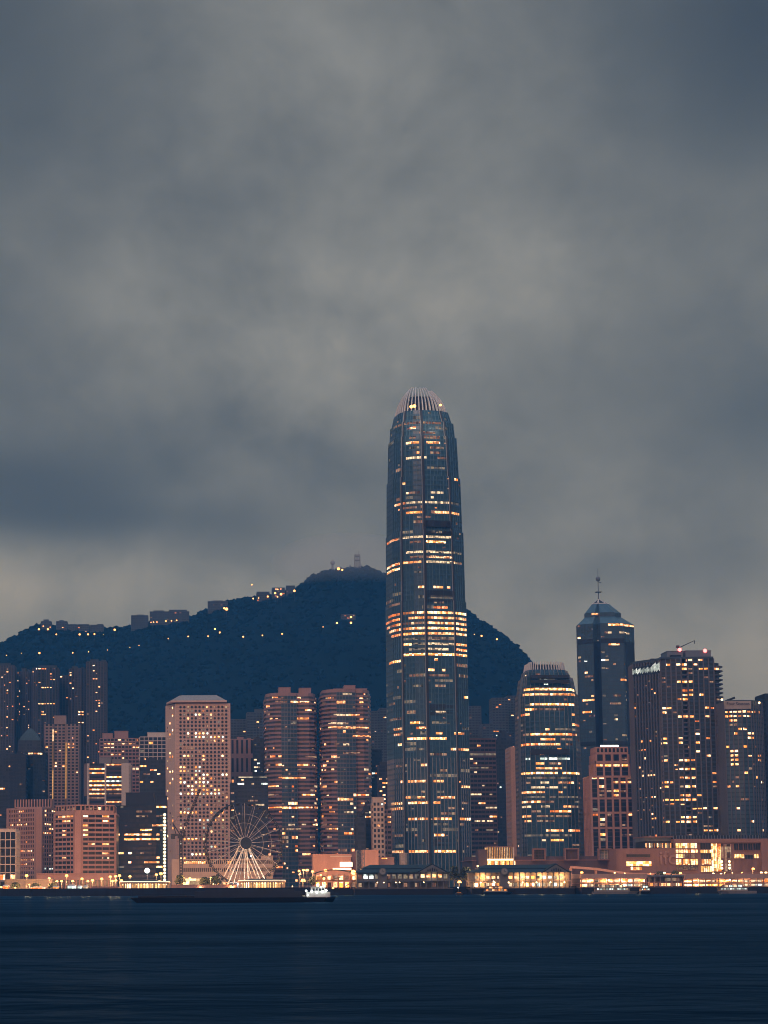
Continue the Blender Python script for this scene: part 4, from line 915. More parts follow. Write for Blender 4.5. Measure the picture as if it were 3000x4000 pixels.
# ------------------------------------------------------------------ right of the tallest tower
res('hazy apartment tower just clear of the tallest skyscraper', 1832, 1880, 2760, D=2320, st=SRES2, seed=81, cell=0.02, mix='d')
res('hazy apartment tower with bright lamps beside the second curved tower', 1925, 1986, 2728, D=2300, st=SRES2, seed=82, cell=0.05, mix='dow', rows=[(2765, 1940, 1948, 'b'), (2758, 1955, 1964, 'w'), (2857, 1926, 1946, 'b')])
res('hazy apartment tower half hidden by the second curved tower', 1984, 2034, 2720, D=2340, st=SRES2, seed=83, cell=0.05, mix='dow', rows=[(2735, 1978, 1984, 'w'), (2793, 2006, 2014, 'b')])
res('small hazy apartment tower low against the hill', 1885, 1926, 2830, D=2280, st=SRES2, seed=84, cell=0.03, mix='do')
res('dark slab with scattered white rooms behind the red-brown office block', 1938, 2004, 2868, D=2020, st=SDARKB, seed=85, cell=0.06, mix='oecd', yref=3050)
simple('office_block', 'red-brown office block with a blank top floor, beside the tallest skyscraper', 'office block', 1820, 1822, 1940, 2890, st=Style(fh=3.9, bw=3.4, bh=.45, bo=.25, pw=.3, po=.3, glass=GLD, band=wall('red brown cladding', (.27, .16, .15)), pier=wall('red brown cladding', (.27, .16, .15))), seed=86, cell=0.05, row=.12, mix='dedo', rowmix='deod',
       roof=[(1822, 1940, 2886, -.6, 28)], rows=[(2923, 1858, 1882, 'b'), (2988, 1852, 1868, 'w'), (3005, 1840, 1905, 'e'), (3099, 1840, 1886, 'o'), (3148, 1870, 1890, 'w'), (3165, 1895, 1940, 'o'), (3196, 1918, 1936, 'b'), (3212, 1850, 1930, 'o'), (3245, 1895, 1935, 'e')])
t = simple('office_block', 'blank pink end wall of a slab, tight beside the second curved tower', 'office block', 1760, 1998, 2040, 2920, st=Style(fh=3.9, bw=4, bh=.4, bo=.3, pw=.5, po=.4, glass=GLD, band=BEIGE, pier=BEIGE), blank=(0,), seed=87, cell=0, depth=30)  # wall kept pale: golden pavilion's light on it put into the colour

# eight-sided tower with the pointed top
def pointed():
    D = 2000.0
    t = Tower('pointed_skyscraper', 'blue glass skyscraper with chamfered shoulders, pyramid top and mast', 'skyscraper', D, 2368, 2800)
    base = t.fp([(2258, 22), (2262, 12), (2322, 2), (2338, 6), (2352, 0), (2440, 0), (2447, 5), (2482, 14)], 2700); base += [(base[-1][0] - 1, 36), (base[5][0], 50), (base[2][0], 50)]
    c = (sum(p[0] for p in base[:8]) / 8 - .5, 25.0)
    st = Style(fh=3.9, bw=3.6, bh=.30, bo=.18, pw=.22, po=.28, glass=GLG, band=wall('teal spandrels', (0.075, 0.11, 0.14), rough=.5), pier=wall('teal spandrels', (0.075, 0.11, 0.14)))
    hs = t.z(2434, 2368); hd = t.z(2402, 2368); t.section(base, 0, base, hs, st)
    for e in (2, 3, 6):
        pt, L, nrm = t.edge(base, 0, base, hs, e); m = MB(); t.bx(m, pt, 0.02, .98, 0, .93, -.1, .5, DARK); m.build('dark_recess', t.root)
    for (ya, yb) in ((2494, 2512), (2896, 2912)):
        for e in (1, 4, 5, 7):
            za, zb = t.z(yb, 2368), t.z(ya, 2368); pt, L, nrm = t.edge(base, 0, base, hs, e); m = MB(); t.bx(m, pt, 0, 1, za / hs, zb / hs, -.1, .42, DARK); m.build('plant_band', t.root)
    k = 142 / 224
    drum = [(c[0] + (x - c[0]) * k, c[1] + (y - c[1]) * k) for x, y in base]
    m = MB(); m.frustum(base, hs, drum, hd, GLG); m.build('shoulder_roof', t.root)
    z1, z2 = t.z(2386, 2368), t.z(2348, 2368); t.section(drum, hd, drum, z1, st)
    top = [(c[0] + (x - c[0]) * .30, c[1] + (y - c[1]) * .30) for x, y in base]; ap = [(c[0] + (x - c[0]) * .02, c[1] + (y - c[1]) * .02) for x, y in base]
    m = MB(); m.frustum(drum, z1, top, z2, GLG); m.build('upper_roof', t.root)
    m = MB(); z3 = t.z(2327, 2368); m.frustum(top, z2, ap, z3, DARK); m.build('pyramid', t.root)
    m = MB()
    for (x, y) in top: m.tube((x, y, z2), (c[0], c[1], z3), .35, WSTEEL, 5)
    for i in range(len(top)): m.tube((*top[i], z2), (*top[(i + 1) % len(top)], z2), .4, WSTEEL, 5)
    m.build('pyramid_rib', t.root)
    zt = t.z(2205, 2361); m = MB(); m.tube((c[0], c[1], z3 - 2), (c[0], c[1], zt), .55, GREYB, 6, .15); m.build('mast', t.root)
    m = MB(); zz = t.z(2300, 2361); m.box(c[0] - 2.8, c[0] + 2.8, c[1] - 2.8, c[1] + 2.8, zz, zz + .6, GREYB); m.build('mast_platform', t.root)
    m = MB(); zz = t.z(2247, 2361); m.ball((c[0], c[1], zz), 2.4, GREYB, sq=(1, 1, 1.1)); m.tube((c[0], c[1], zz - 3), (c[0] + 3.2, c[1], zz - 3.6), .4, GREYB, 5); m.build('mast_radar', t.root)
    Z = lambda L_: [(2150 + .4822 * y, 2200 + .4822 * a, 2200 + .4822 * b, k_) for (y, a, b, k_) in L_]
    t.rows(Z([(463, 300, 325, 'o'), (467, 435, 455, 'o'), (490, 225, 275, 'w'), (488, 300, 370, 'o'), (605, 360, 440, 'b'), (607, 445, 565, 'w'), (665, 365, 390, 'o'), (668, 475, 530, 'o'), (697, 118, 150, 'w'), (755, 370, 465, 'w'), (850, 125, 140, 'o'), (795, 248, 265, 'c'),
               (885, 190, 205, 'c'), (877, 270, 342, 'c'), (820, 320, 345, 'e'), (905, 350, 365, 'o'), (975, 180, 205, 'a'), (965, 300, 355, 'e'), (1035, 185, 245, 'd'), (1055, 490, 535, 'b'), (1208, 155, 250, 'w'), (1195, 395, 480, 'd'), (1195, 510, 570, 'e'), (1255, 385, 475, 'd'),
               (1323, 155, 220, 'b'), (1352, 200, 270, 'd'), (1350, 420, 445, 'e'), (1380, 425, 440, 'o'), (1510, 480, 492, 'o'), (1150, 510, 530, 'e'), (1180, 225, 245, 'w')]))
    t.rows([(2384, 2288, 2306, 'w')]); pt_rows = None
    m = MB(); zz = t.z(2411, 2368); a, b = t.fp([(2320, 3), (2400, 3)], 2411)
    t.scatter(0.04, 0, 'deed', seed=88); t.finish()
pointed()

# art-deco pink tower
PINKL = wall('light pink stone', (0.47, 0.29, 0.245))
def deco():
    D = 1680.0
    t = Tower('setback_tower', 'pink stone tower with setbacks, tall window bays and a white roof light', 'office tower', D, 2395, 3150)
    st = Style(fh=3.9, bw=6.3, bh=.24, bo=.25, pw=1.6, po=1.0, glass=GLK, band=DARKP, pier=PINKL)
    st0 = Style(fh=8, bw=6.3, bh=.30, bo=.9, pw=2.0, po=1.0, glass=GLK, band=PINKL, pier=PINKL)
    B = t.fp([(2310, 0), (2478, 0)], 3150); B += [(B[1][0], 30), (B[0][0], 30)]
    zA = t.z(3031, 2395); U = t.fp([(2325, 3), (2457, 3)], 2980); U += [(U[1][0], 27), (U[0][0], 27)]
    zs = [0, t.z(3232, 2395), t.z(3172, 2395), t.z(3116, 2395), zA]
    for a, b in zip(zs, zs[1:]): t.section(B, a, B, b, st)
    m = MB()
    for z in zs[1:]:
        Q = scaleP(B, 1.04); m.frustum(Q, z - 1.4, Q, z + .2, PINKL)
    m.build('string_course', t.root)
    zB, zC, zD = t.z(2982, 2395), t.z(2946, 2395), t.z(2922, 2395)
    t.section(U, zA + .2, U, zB, st); U2 = scaleP(U, .96, (U[0][0] * .5 + U[1][0] * .5, 3)); t.section(U2, zB, U2, zC, st0, nfl=1); U3 = scaleP(U2, .97, (U2[0][0] * .5 + U2[1][0] * .5, 3)); t.section(U3, zC, U3, zD, Style(fh=5, bw=3.2, bh=.35, bo=.5, pw=1.2, po=.6, glass=GLK, band=PINKL, pier=PINKL))
    m = MB(); Q = scaleP(U3, 1.03); m.frustum(Q, zD, Q, zD + 1.2, PINK); m.build('parapet', t.root)
    m = MB(); a, b = t.fp([(2346, 3), (2416, 3)], 2915); m.box(a[0], b[0], 3, 4, zD + 1.2, zD + 2.6, glow('white roof light', (.9, 1.0, .95), 5.0)); m.build('roof_light', t.root)
    for q in (-1, 1):
        x = B[0][0] if q < 0 else B[1][0]; m = MB(); m.box(x - .8, x + .8, -1.25, 3, 0, t.z(3260 - 225, 2395), PINKL); m.build('corner_pier', t.root)
    t.block(2478, 2482, 3110, 3270, 3, 20, PINK, 'side_wing')
    t.rows([(2988, 2350, 2368, 'w'), (2988, 2376, 2392, 'b'), (2988, 2400, 2416, 'w'), (2988, 2426, 2442, 'b'), (3032, 2330, 2350, 'a'), (3046, 2310, 2330, 'a'), (3048, 2380, 2410, 'w'), (3066, 2330, 2356, 'b'), (3064, 2360, 2470, 'a'), (3086, 2330, 2460, 'd'), (3084, 2404, 2430, 'b'), (3104, 2330, 2372, 'd'), (3104, 2404, 2430, 'a'),
            (3178, 2318, 2330, 'a'), (3178, 2370, 2400, 'd'), (3178, 2456, 2472, 'b'), (3200, 2348, 2356, 'w'), (3230, 2348, 2360, 'd'), (3254, 2436, 2476, 'd'), (3268, 2334, 2370, 'b')])
    t.scatter(.05, 0, 'dde', seed=89); t.finish()
deco()

# tall hotel residence with recessed balconies
def residence():
    D = 1600.0
    t = Tower('hotel_residence', 'broad residence tower with recessed balconies, a roof crane and red warning lights', 'hotel tower', D, 2640, 2900)
    pier = wall('mauve piers', (0.135, 0.14, 0.165)); band = wall('blue grey panels', (0.055, 0.085, 0.115))
    st = Style(fh=3.4, bw=4.4, bh=.36, bo=.3, pw=.9, po=.7, glass=GLD, band=band, pier=pier)
    stw = Style(fh=3.4, bw=3.2, bh=.36, bo=.3, pw=.9, po=.7, glass=GLD, band=band, pier=pier)
    stb = Style(fh=3.4, bw=9, bh=.30, bo=3.0, pw=.0, po=.2, glass=GLK, band=wall('balcony slabs', (0.12, .12, .135)), pier=pier)
    y = 3000
    W_ = t.fp([(2484, 34), (2596, 6)], y); W_ += [(W_[1][0], 40), (W_[0][0] + 1, 55)]
    hw = t.z(2586, 2540, 18); t.section(W_, 0, W_, hw, stw)
    m = MB(); Q = scaleP(W_, 1.03); m.frustum(Q, hw, Q, hw + 2, band); m.build('wing_roof', t.root)
    h = t.z(2572, 2700)
    for (a, b, s, da, db) in ((2592, 2672, st, 4, 0), (2672, 2698, stb, 4, 4), (2698, 2800, st, 0, 0), (2800, 2820, stb, 4, 8)):
        P = t.fp([(a, da), (b, db)], y); P += [(P[1][0], 44), (P[0][0], 44)]
        hh = h - (3 if s is stb else 0); t.section(P, 0, P, hh, s)
    m = MB(); P = t.fp([(2592, 1), (2800, -.5)], y); P += [(P[1][0], 44.5), (P[0][0], 44.5)]; m.frustum(P, h, P, h + 1.4, band); m.build('parapet', t.root)
    t.block(2606, 2668, 2545, 2572, 8, 30, GREYB); t.block(2678, 2777, 2543, 2572, 8, 30, GREYB); t.block(2622, 2660, 2561, 2572, 4, 10, DARK); t.block(2545, 2590, 2575, 2590, 12, 30, band)
    # white lit louvres on the wing
    lm = lit('white louvre light', (.85, 1.0, .96), 0.8, 1.3, 30, lo=.3, hi=1.3, tint=(1, 1, 1)); pt, L, nrm = t.edge(W_, 0, W_, hw, 0)
    za, zb = t.z(2628, 2530, 20), t.z(2606, 2530, 20); m = MB(); t.bx(m, pt, 0, 1, (za - 1.5) / hw, (zb + 1) / hw, -.1, .72, DARK); m.build('louvre_band', t.root)
    for i in range(30):
        m = MB(); u = (i + .3) / 30; q = .12 if i > 20 else 0; t.bx(m, pt, u, u + .014, (za - .3 + (i * 7 % 5) * .35) / hw, (zb - (i * 3 % 4) * .5) / hw + q * .12, .7, 1.0, lm); m.build('louvre_light', t.root)
    for x, yy in ((2655, 2538), (2754, 2542)):
        p = at(x, yy, D + 8); m = MB(); m.ball((p.x - t.X, 8, p.z - t.zb), 1.5, LAMPR); m.build('warning_light', t.root)
    Z = lambda L_: [(2150 + .4822 * yy, 2200 + .4822 * a, 2200 + .4822 * b, k_) for (yy, a, b, k_) in L_]
    Z2 = lambda L_: [(2850 + .4822 * yy, 2200 + .4822 * a, 2200 + .4822 * b, k_) for (yy, a, b, k_) in L_]
    t.rows(Z([(940, 812, 890, 'b'), (938, 900, 945, 'b'), (908, 1000, 1055, 'b'), (908, 1105, 1130, 'a'), (945, 1000, 1240, 'b'), (1000, 1040, 1055, 'd'), (1055, 1042, 1072, 'b'), (1085, 820, 846, 'b'), (1058, 822, 842, 'd'), (1080, 910, 940, 'b'), (1080, 955, 1015, 'b'), (1030, 1170, 1185, 'd'),
               (1148, 1010, 1040, 'a'), (1150, 1048, 1072, 'w'), (1180, 1046, 1074, 'b'), (1180, 1098, 1124, 'b'), (1205, 915, 1018, 'b'), (1195, 915, 945, 'w'), (1268, 825, 860, 'b'), (1268, 868, 895, 'b'), (1268, 1175, 1200, 'b'), (1332, 828, 855, 'b'), (1357, 920, 950, 'b'), (1357, 965, 1025, 'b'),
               (1330, 920, 940, 'd'), (1357, 1180, 1205, 'w'), (1235, 588, 606, 'b'), (1330, 588, 606, 'd'), (1500, 1058, 1095, 'b'), (1535, 930, 960, 'b'), (1565, 930, 960, 'b'), (1535, 785, 806, 'w'), (1568, 785, 812, 'b'), (1535, 838, 866, 'b'), (1570, 1064, 1096, 'b'), (1535, 1190, 1214, 'w'), (1550, 630, 650, 'b'), (1610, 632, 676, 'w')]))
    t.rows(Z2([(238, 790, 820, 'b'), (238, 840, 868, 'b'), (235, 935, 966, 'b'), (236, 1016, 1042, 'b'), (268, 845, 870, 'd'), (203, 1195, 1215, 'w'), (183, 1070, 1095, 'w'), (327, 936, 970, 'b'), (327, 1016, 1042, 'b'), (372, 640, 662, 'w'), (370, 695, 745, 'w'), (388, 940, 970, 'w'), (392, 1022, 1042, 'w'), (425, 803, 828, 'b'), (457, 803, 826, 'b'),
                (425, 1160, 1270, 'b'), (455, 945, 970, 'd'), (452, 1025, 1046, 'b'), (550, 715, 755, 'w'), (578, 805, 832, 'b'), (578, 860, 925, 'b'), (545, 946, 975, 'w'), (575, 946, 1055, 'b'), (607, 860, 925, 'w'), (545, 1085, 1108, 'b'), (640, 1045, 1120, 'b'), (640, 1138, 1190, 'w'), (640, 1210, 1275, 'b'), (668, 1090, 1112, 'd'), (680, 710, 732, 'b'),
                (700, 955, 985, 'b'), (700, 1000, 1056, 'b'), (735, 712, 760, 'b'), (735, 812, 836, 'b'), (735, 862, 930, 'b'), (733, 955, 1056, 'b'), (826, 1138, 1205, 'b'), (826, 1255, 1280, 'b'), (800, 1115, 1200, 'd'), (360, 1195, 1225, 'w')]))
    t.scatter(.075, 0, 'dddedaw', seed=90); return t.finish()
residence()
r = thing('roof_crane', 'thin crane leaning out over the roof of the broad residence tower', 'crane', at(2650, 2541, 1612))
m = MB(); m.tube((0, 0, -2), (0, 0, 3), .5, DSTEEL); m.build('mast', r)
q = at(2713, 2502, 1612) - at(2650, 2541, 1612)
m = MB(); m.tube((0, 0, 2), q, .42, DSTEEL, 5, .22); m.tube(q, q - Vector((0, 0, 2.5)), .3, DSTEEL, 5); m.build('jib', r)
m = MB(); m.box(-1.6, .8, -.7, .7, 2, 4, DSTEEL); m.build('cab', r)

def curved_hotel():
    D = 1570.0
    t = Tower('curved_hotel', 'curved ribbed hotel tower with a sign panel at its top and one dark flank', 'hotel tower', D, 2900, 3000)
    st = Style(fh=3.4, bw=3.1, bh=.30, bo=.25, pw=.75, po=.6, glass=GLG, band=wall('blue grey panels', (0.105, 0.125, 0.15)), pier=wall('mauve piers', (0.135, 0.14, 0.165)))
    P = t.fp([(2812, 26), (2838, 6), (2870, 2), (2905, 0), (2940, 2), (2968, 7), (2986, 15)], 3000); P += [(P[-1][0], 40), (P[0][0], 44)]
    h = t.z(2738, 2900); t.section(P, 0, P, h, st, blank=(0,))
    m = MB(); Q = scaleP(P, .97); m.frustum(Q, h, Q, h + .9, st.band); m.build('roof', t.root)
    m = MB(); a, b = t.fp([(2833, -1), (2934, -1)], 2750); za, zb = t.z(2769, 2880), t.z(2738, 2880); m.box(a[0], b[0], -.6, 3.5, za, zb, wall('pale sign panel', (.36, .33, .32))); m.build('sign_panel', t.root)
    cu = bpy.data.curves.new('lettering', 'FONT'); cu.body = 'Four Seasons'; cu.size = 3.3; cu.extrude = .12; cu.align_x = 'CENTER'; cu.align_y = 'CENTER'
    to = bpy.data.objects.new('tmp_text', cu); COL.objects.link(to); bpy.context.view_layer.update()
    me = bpy.data.meshes.new_from_object(to); bpy.data.objects.remove(to); me.materials.clear(); me.materials.append(DSTEEL)
    lo = bpy.data.objects.new('lettering', me); COL.objects.link(lo); lo.parent = t.root; lo.rotation_euler = (R(90), 0, 0); lo.location = ((a[0] + b[0]) / 2, -.75, za + (zb - za) * .62)
    m = MB(); p = at(2858, 2732, D + 14); x, z = p.x - t.X, p.z - t.zb; m.tube((x - 6, 14, h), (x - 3, 14, z), .5, DSTEEL); m.tube((x - 5, 14, z - 1.5), (x + 2.5, 14, z + 1.4), .9, DSTEEL); m.build('window_cleaning_cradle', t.root)
    for x_, y_ in ((2820, 2733), (2966, 2745)):
        p = at(x_, y_, D + 3); m = MB(); m.ball((p.x - t.X, 3, p.z - t.zb), .8, LAMPY); m.build('roof_lamp', t.root)
    Z = lambda L_: [(2150 + .4822 * yy, 2200 + .4822 * a_, 2200 + .4822 * b_, k_) for (yy, a_, b_, k_) in L_]; Z2 = lambda L_: [(2850 + .4822 * yy, 2200 + .4822 * a_, 2200 + .4822 * b_, k_) for (yy, a_, b_, k_) in L_]
    t.rows(Z([(1315, 1275, 1450, 'b'), (1325, 1450, 1580, 'w'), (1352, 1298, 1342, 'b'), (1360, 1355, 1515, 'w'), (1388, 1350, 1415, 'a'), (1420, 1355, 1380, 'd'), (1455, 1445, 1472, 'b'), (1482, 1388, 1418, 'b'), (1490, 1480, 1530, 'w'), (1520, 1480, 1535, 'b'), (1580, 1482, 1510, 'b'), (1600, 1325, 1352, 'b'), (1635, 1365, 1390, 'b'), (1665, 1365, 1390, 'w'), (1697, 1365, 1390, 'a'), (1728, 1367, 1392, 'b'), (1650, 1588, 1604, 'w'), (1710, 1588, 1604, 'w')]))
    t.rows(Z2([(370, 1465, 1490, 'b'), (405, 1550, 1578, 'b'), (437, 1596, 1614, 'b'), (460, 1340, 1362, 'w'), (460, 1408, 1430, 'w'), (580, 1450, 1490, 'd'), (740, 1515, 1530, 'w'), (832, 1425, 1442, 'b'), (832, 1612, 1628, 'w'), (735, 1608, 1624, 'd'), (645, 1420, 1436, 'a')]))
    t.scatter(.04, 0, 'ddda', seed=91); t.finish()
curved_hotel()
simple('office_tower', 'almost black tower cut by the picture edge, beyond the curved hotel', 'office tower', 1750, 2996, 3090, 2712, st=SDARK, seed=92, cell=.004, mix='d', yref=2950)

# ------------------------------------------------------------------ shopping centre on the waterfront
def mall():
    D = 1450.0
    t = Tower('shopping_centre', 'long pink shopping centre with golden glass bays and a rounded end', 'shopping centre', D, 2700, 3350)
    z = lambda y: t.z(y, 2700)
    X = lambda x, y=3350: at(x, y, D).x - t.X
    m = MB(); m.box(X(2640), X(3012), 0, 50, 0, z(3292), MALLP); m.build('main_hall', t.root)
    m = MB(); m.box(X(2632), X(2998), -2.2, 50, z(3292), z(3277), MALLP); m.box(X(2972), X(2998), -2.2, 0, 0, z(3292), MALLP); m.build('roof_slab', t.root)
    m = MB(); m.box(X(2634), X(2980), 6, 46, z(3277), z(3262), DARK); m.build('roof_garden_wall', t.root)
    for i in range(30):
        m = MB(); x = X(2640) + (X(2975) - X(2640)) * i / 29; m.box(x - .3, x + .3, 5.6, 6, z(3276), z(3263), GREYB); m.build('roof_post', t.root)
    ml = lit('golden shop light', (1.0, .50, .13), 2.0, 2.2, 2.6, lo=.3); 
    # glazed bays: (x0,x1,y0,y1,light or dark)
    bays = [(2641, 2722, 3294, 3313, ml), (2641, 2726, 3319, 3332, WRM), (2641, 2668, 3336, 3351, ml), (2670, 2724, 3336, 3351, DIM), (2641, 2660, 3356, 3378, BRI), (2668, 2692, 3356, 3378, BRI), (2698, 2724, 3356, 3378, ml), (2641, 2724, 3381, 3397, GLK),
            (2737, 2776, 3294, 3318, GLK), (2737, 2776, 3320, 3332, ml), (2737, 2776, 3334, 3355, GLK), (2741, 2776, 3357, 3377, WRM), (2737, 2778, 3384, 3406, ml), (2780, 2801, 3296, 3404, ml), (2804, 2816, 3296, 3404, AMB), (2818, 2826, 3296, 3404, DIM), (2832, 2856, 3298, 3404, DIM),
            (2869, 2884, 3296, 3321, GLK), (2888, 2902, 3296, 3321, GLK), (2906, 2920, 3296, 3321, GLK), (2924, 2940, 3296, 3321, GLK), (2944, 2974 - 4, 3296, 3321, GLK), (2869, 2886, 3338, 3353, ml), (2889, 2906, 3338, 3353, ml), (2947, 2962, 3338, 3353, ml), (2910, 2940, 3341, 3356, GLK)]
    for (a, b, y0, y1, mm) in bays:
        m = MB(); m.box(X(a), X(b), -.4, .3, z(y1), z(y0), mm); m.build('shop_window' if mm in LITS.values() or mm is ml else 'dark_window', t.root)
        m = MB(); n = max(1, round((b - a) / 9))
        for i in range(1, n): m.box(X(a + (b - a) * i / n) - .14, X(a + (b - a) * i / n) + .14, -.7, -.4, z(y1), z(y0), DARKP)
        m.box(X(a) - .3, X(b) + .3, -.9, 0, z(y1) - .35, z(y1), MALLP)
        m.build('window_mullion', t.root)
    for i in range(24):
        x = X(2866 + 4.4 * i); t.skin.box(x - .25, x + .25, -.45, .1, z(3406), z(3358), MALLP)
    for i in range(6):
        m = MB(); m.ball((X(2817 + 30 * (i % 2)), -1.2, z(3366 + 13 * (i // 2))), .8, LAMPY); m.build('wall_lamp', t.root)
    # rounded wing
    n = 14; P = []
    for i in range(n + 1):
        a = math.pi * (.5 + .5 * i / n); P.append((X(2455, 3360) + 10 * math.cos(a) + 3, 10 - 10 * math.sin(a)))
    P = [(x, y) for x, y in P][::-1] + [(X(2640), 0), (X(2640), 42), (P[-1][0], 42)]
    m = MB(); m.frustum(P, 0, P, z(3316), MALLP); m.build('rounded_wing', t.root)
    m = MB(); Q = scaleP(P, 1.01); m.frustum(Q, z(3316), Q, z(3313), MALLP); m.build('wing_coping', t.root)
    m = MB(); m.box(X(2530), X(2636), 8, 40, z(3313), z(3284), GLK); m.build('upper_wing', t.root)
    m = MB(); m.box(X(2522), X(2638), 5, 42, z(3270), z(3266), MALLP); m.box(X(2528), X(2637), 8.3, 40, z(3284), z(3270), GREYB); m.build('wing_roof', t.root)
    for i in range(16):
        m = MB(); x = X(2533 + 6.4 * i); m.box(x, x + .75, 7.6, 8, z(3310), z(3292), [WRM, DIM, BRI, DMW, DIM][i % 5]); m.build('lit_window', t.root)
    def pill(a, b, ya, yb, mm, nm):
        m = MB(); m.box(X(a), X(b), -.35, .2, z(yb), z(ya), mm); m.build(nm, t.root)
        f = MB(); f.box(X(a) - .5, X(b) + .5, -.7, .2, z(ya), z(ya) + .6, MALLP); f.box(X(a) - .5, X(b) + .5, -.7, .2, z(yb) - .5, z(yb), MALLP); f.build('window_frame', t.root)
    pill(2447, 2540, 3336, 3348, GLK, 'dark_window'); pill(2446, 2543, 3364, 3382, BRI, 'shop_window'); pill(2463, 2506, 3385, 3398, WRM, 'shop_window')
    cu = bpy.data.curves.new('lettering', 'FONT'); cu.body = 'ifc'; cu.size = 13.5; cu.extrude = .5; cu.bevel_depth = .12; cu.align_x = 'CENTER'; cu.align_y = 'CENTER'
    to = bpy.data.objects.new('tmp_text', cu); COL.objects.link(to); bpy.context.view_layer.update()
    me = bpy.data.meshes.new_from_object(to); bpy.data.objects.remove(to); me.materials.clear(); me.materials.append(wall('pale lettering', (.31, .20, .175)))
    lo = bpy.data.objects.new('lettering', me); COL.objects.link(lo); lo.parent = t.root; lo.rotation_euler = (R(90), 0, 0); lo.location = (X(2607), -.6, z(3353))
    t.finish('wall_rib')
mall()
def terrace():
    D = 1490.0
    t = Tower('podium', 'low plum podium terrace in front of the second curved tower', 'podium', D, 2130, 3380)
    z = lambda y: t.z(y, 2130); X = lambda x, y=3370: at(x, y, D).x - t.X
    m = MB(); m.box(X(1846), X(2440), 0, 60, 0, z(3362), DARKP); m.build('wall', t.root)
    m = MB(); m.box(X(1846), X(2440), 1.5, 50, z(3362), z(3345), DARKP); m.build('upper_wall', t.root)
    m = MB(); m.box(X(1840), X(2440), -.6, 60, z(3362), z(3358), MALLP); m.build('coping', t.root)
    for i in range(46):
        u = i / 45; m = MB(); x = X(1858 + 570 * u); m.box(x - .5, x + .5, -.2, .1, 3.0, 9.0, [GLK, DIM, GLK, DARK, DIM, GLK, DMW][i * 5 % 7]); m.build('window', t.root)
    t.finish()
    def framed(label, xl, xr, yt, yb, fill, fr, back=MALLP):
        f = Tower('framed_pavilion', label, 'pavilion', D - 6, (xl + xr) / 2, 3340, zb=at(2130, 3362, D).z + .05)
        zz = lambda y: f.z(y); XX = lambda x: at(x, 3340, D - 6).x - f.X
        m = MB(); w = .9; z0, z1 = 0.0, zz(yt); a, b = XX(xl), XX(xr)
        m.box(a, b, 0, 5.5, z1 - w, z1, back); m.box(a, b, 0, 5.5, z0, z0 + w, back); m.box(a, a + w, 0, 5.5, z0 + w, z1 - w, back); m.box(b - w, b, 0, 5.5, z0 + w, z1 - w, back); m.build('frame', f.root)
        m = MB(); m.box(a + w, b - w, 3.0, 3.4, z0 + w, z1 - w, fill); m.build('pane', f.root)
        m = MB(); n = max(3, round((b - a) / 2.2))
        for i in range(1, n): x = a + (b - a) * i / n; m.box(x - .12, x + .12, 2.7, 3.0, z0 + w, z1 - w, fr)
        for q in (1, 2, 3): m.box(a + w, b - w, 2.75, 2.95, z0 + (z1 - z0) * q / 4, z0 + (z1 - z0) * q / 4 + .2, fr)
        m.build('mullion_lattice', f.root)
    framed('empty dark framed pavilion on the podium, next to the golden one', 2082, 2132, 3314, 3355, GLK, DARKP)
    framed('framed pavilion on the podium with small lamps behind its opening', 2206, 2262, 3313, 3355, DARKP, DARKP)
    framed('framed pavilion on the podium with a pale glazed grid', 2338, 2390, 3314, 3355, wall('pale grid blind', (.22, .26, .25)), WHITE)
    f = Tower('golden_pavilion', 'glowing golden glass pavilion with close vertical ribs by the tallest skyscraper', 'pavilion', D - 12, 1955, 3340)
    zz = lambda y: f.z(y); XX = lambda x: at(x, 3345, D - 12).x - f.X
    gp = lit('golden pavilion light', (1.0, .45, .12), 0.75, 3, 30, lo=.6)
    m = MB(); m.box(XX(1906), XX(2003), .3, 16, zz(3357), zz(3308), gp); m.build('glass_box', f.root)
    m = MB(); m.box(XX(1904), XX(2006), -.6, 16.4, zz(3310), zz(3306), MALLP); m.box(XX(2003), XX(2008), -.6, 16, 0, zz(3310), WHITE); m.build('roof', f.root)
    m = MB()
    for i in range(15): x = XX(1908 + 6.6 * i); m.box(x - .35, x + .35, -.3, .3, zz(3355), zz(3310), DARKP)
    m.build('rib', f.root)
    m = MB(); m.box(XX(1903), XX(2003), -1.0, .2, zz(3361), zz(3355), glow('canopy light', (1, .72, .40), 4.0)); m.build('canopy_light', f.root)
    m = MB(); m.box(XX(1904), XX(2012), -.2, 14, 0, zz(3363), BRI); m.build('shop_front', f.root)
    m = MB(); m.box(XX(1870), XX(1906), 2, 16, 0, zz(3318), DARKP); m.build('side_wing', f.root)
    for x in (1930, 1952, 1975, 1990):
        mm = MB(); mm.box(XX(x) - .35, XX(x) + .35, -.6, -.2, 0, zz(3361), DARKP); mm.build('pillar', f.root)
terrace()
def stone_block(label, xl, xr, yt, D, lit_at=(), mat=PINK, depth=22):
    t = Tower('low_building', label, 'building', D, (xl + xr) / 2, 3370)
    P = t.fp([(xl, 0), (xr, 0)], 3370); P += [(P[1][0], depth), (P[0][0], depth)]; h = t.z(yt)
    m = MB(); m.frustum(P, 0, P, h, mat); m.build('wall', t.root)
    m = MB(); Q = scaleP(P, 1.015); m.frustum(Q, h, Q, h + .8, mat); m.build('parapet', t.root)
    for k in range(3):
        mm = MB(); zz = h * (.3 + .22 * k); mm.box(P[0][0], P[1][0], -.2, 0, zz, zz + .4, mat); mm.build('string_course', t.root)
    for (a, b, y0, y1, mt, nm) in lit_at:
        m = MB(); X0, X1 = at(a, y0, D).x - t.X, at(b, y0, D).x - t.X; m.box(X0, X1, -.3, .2, t.z(y1), t.z(y0), mt); m.build(nm, t.root)
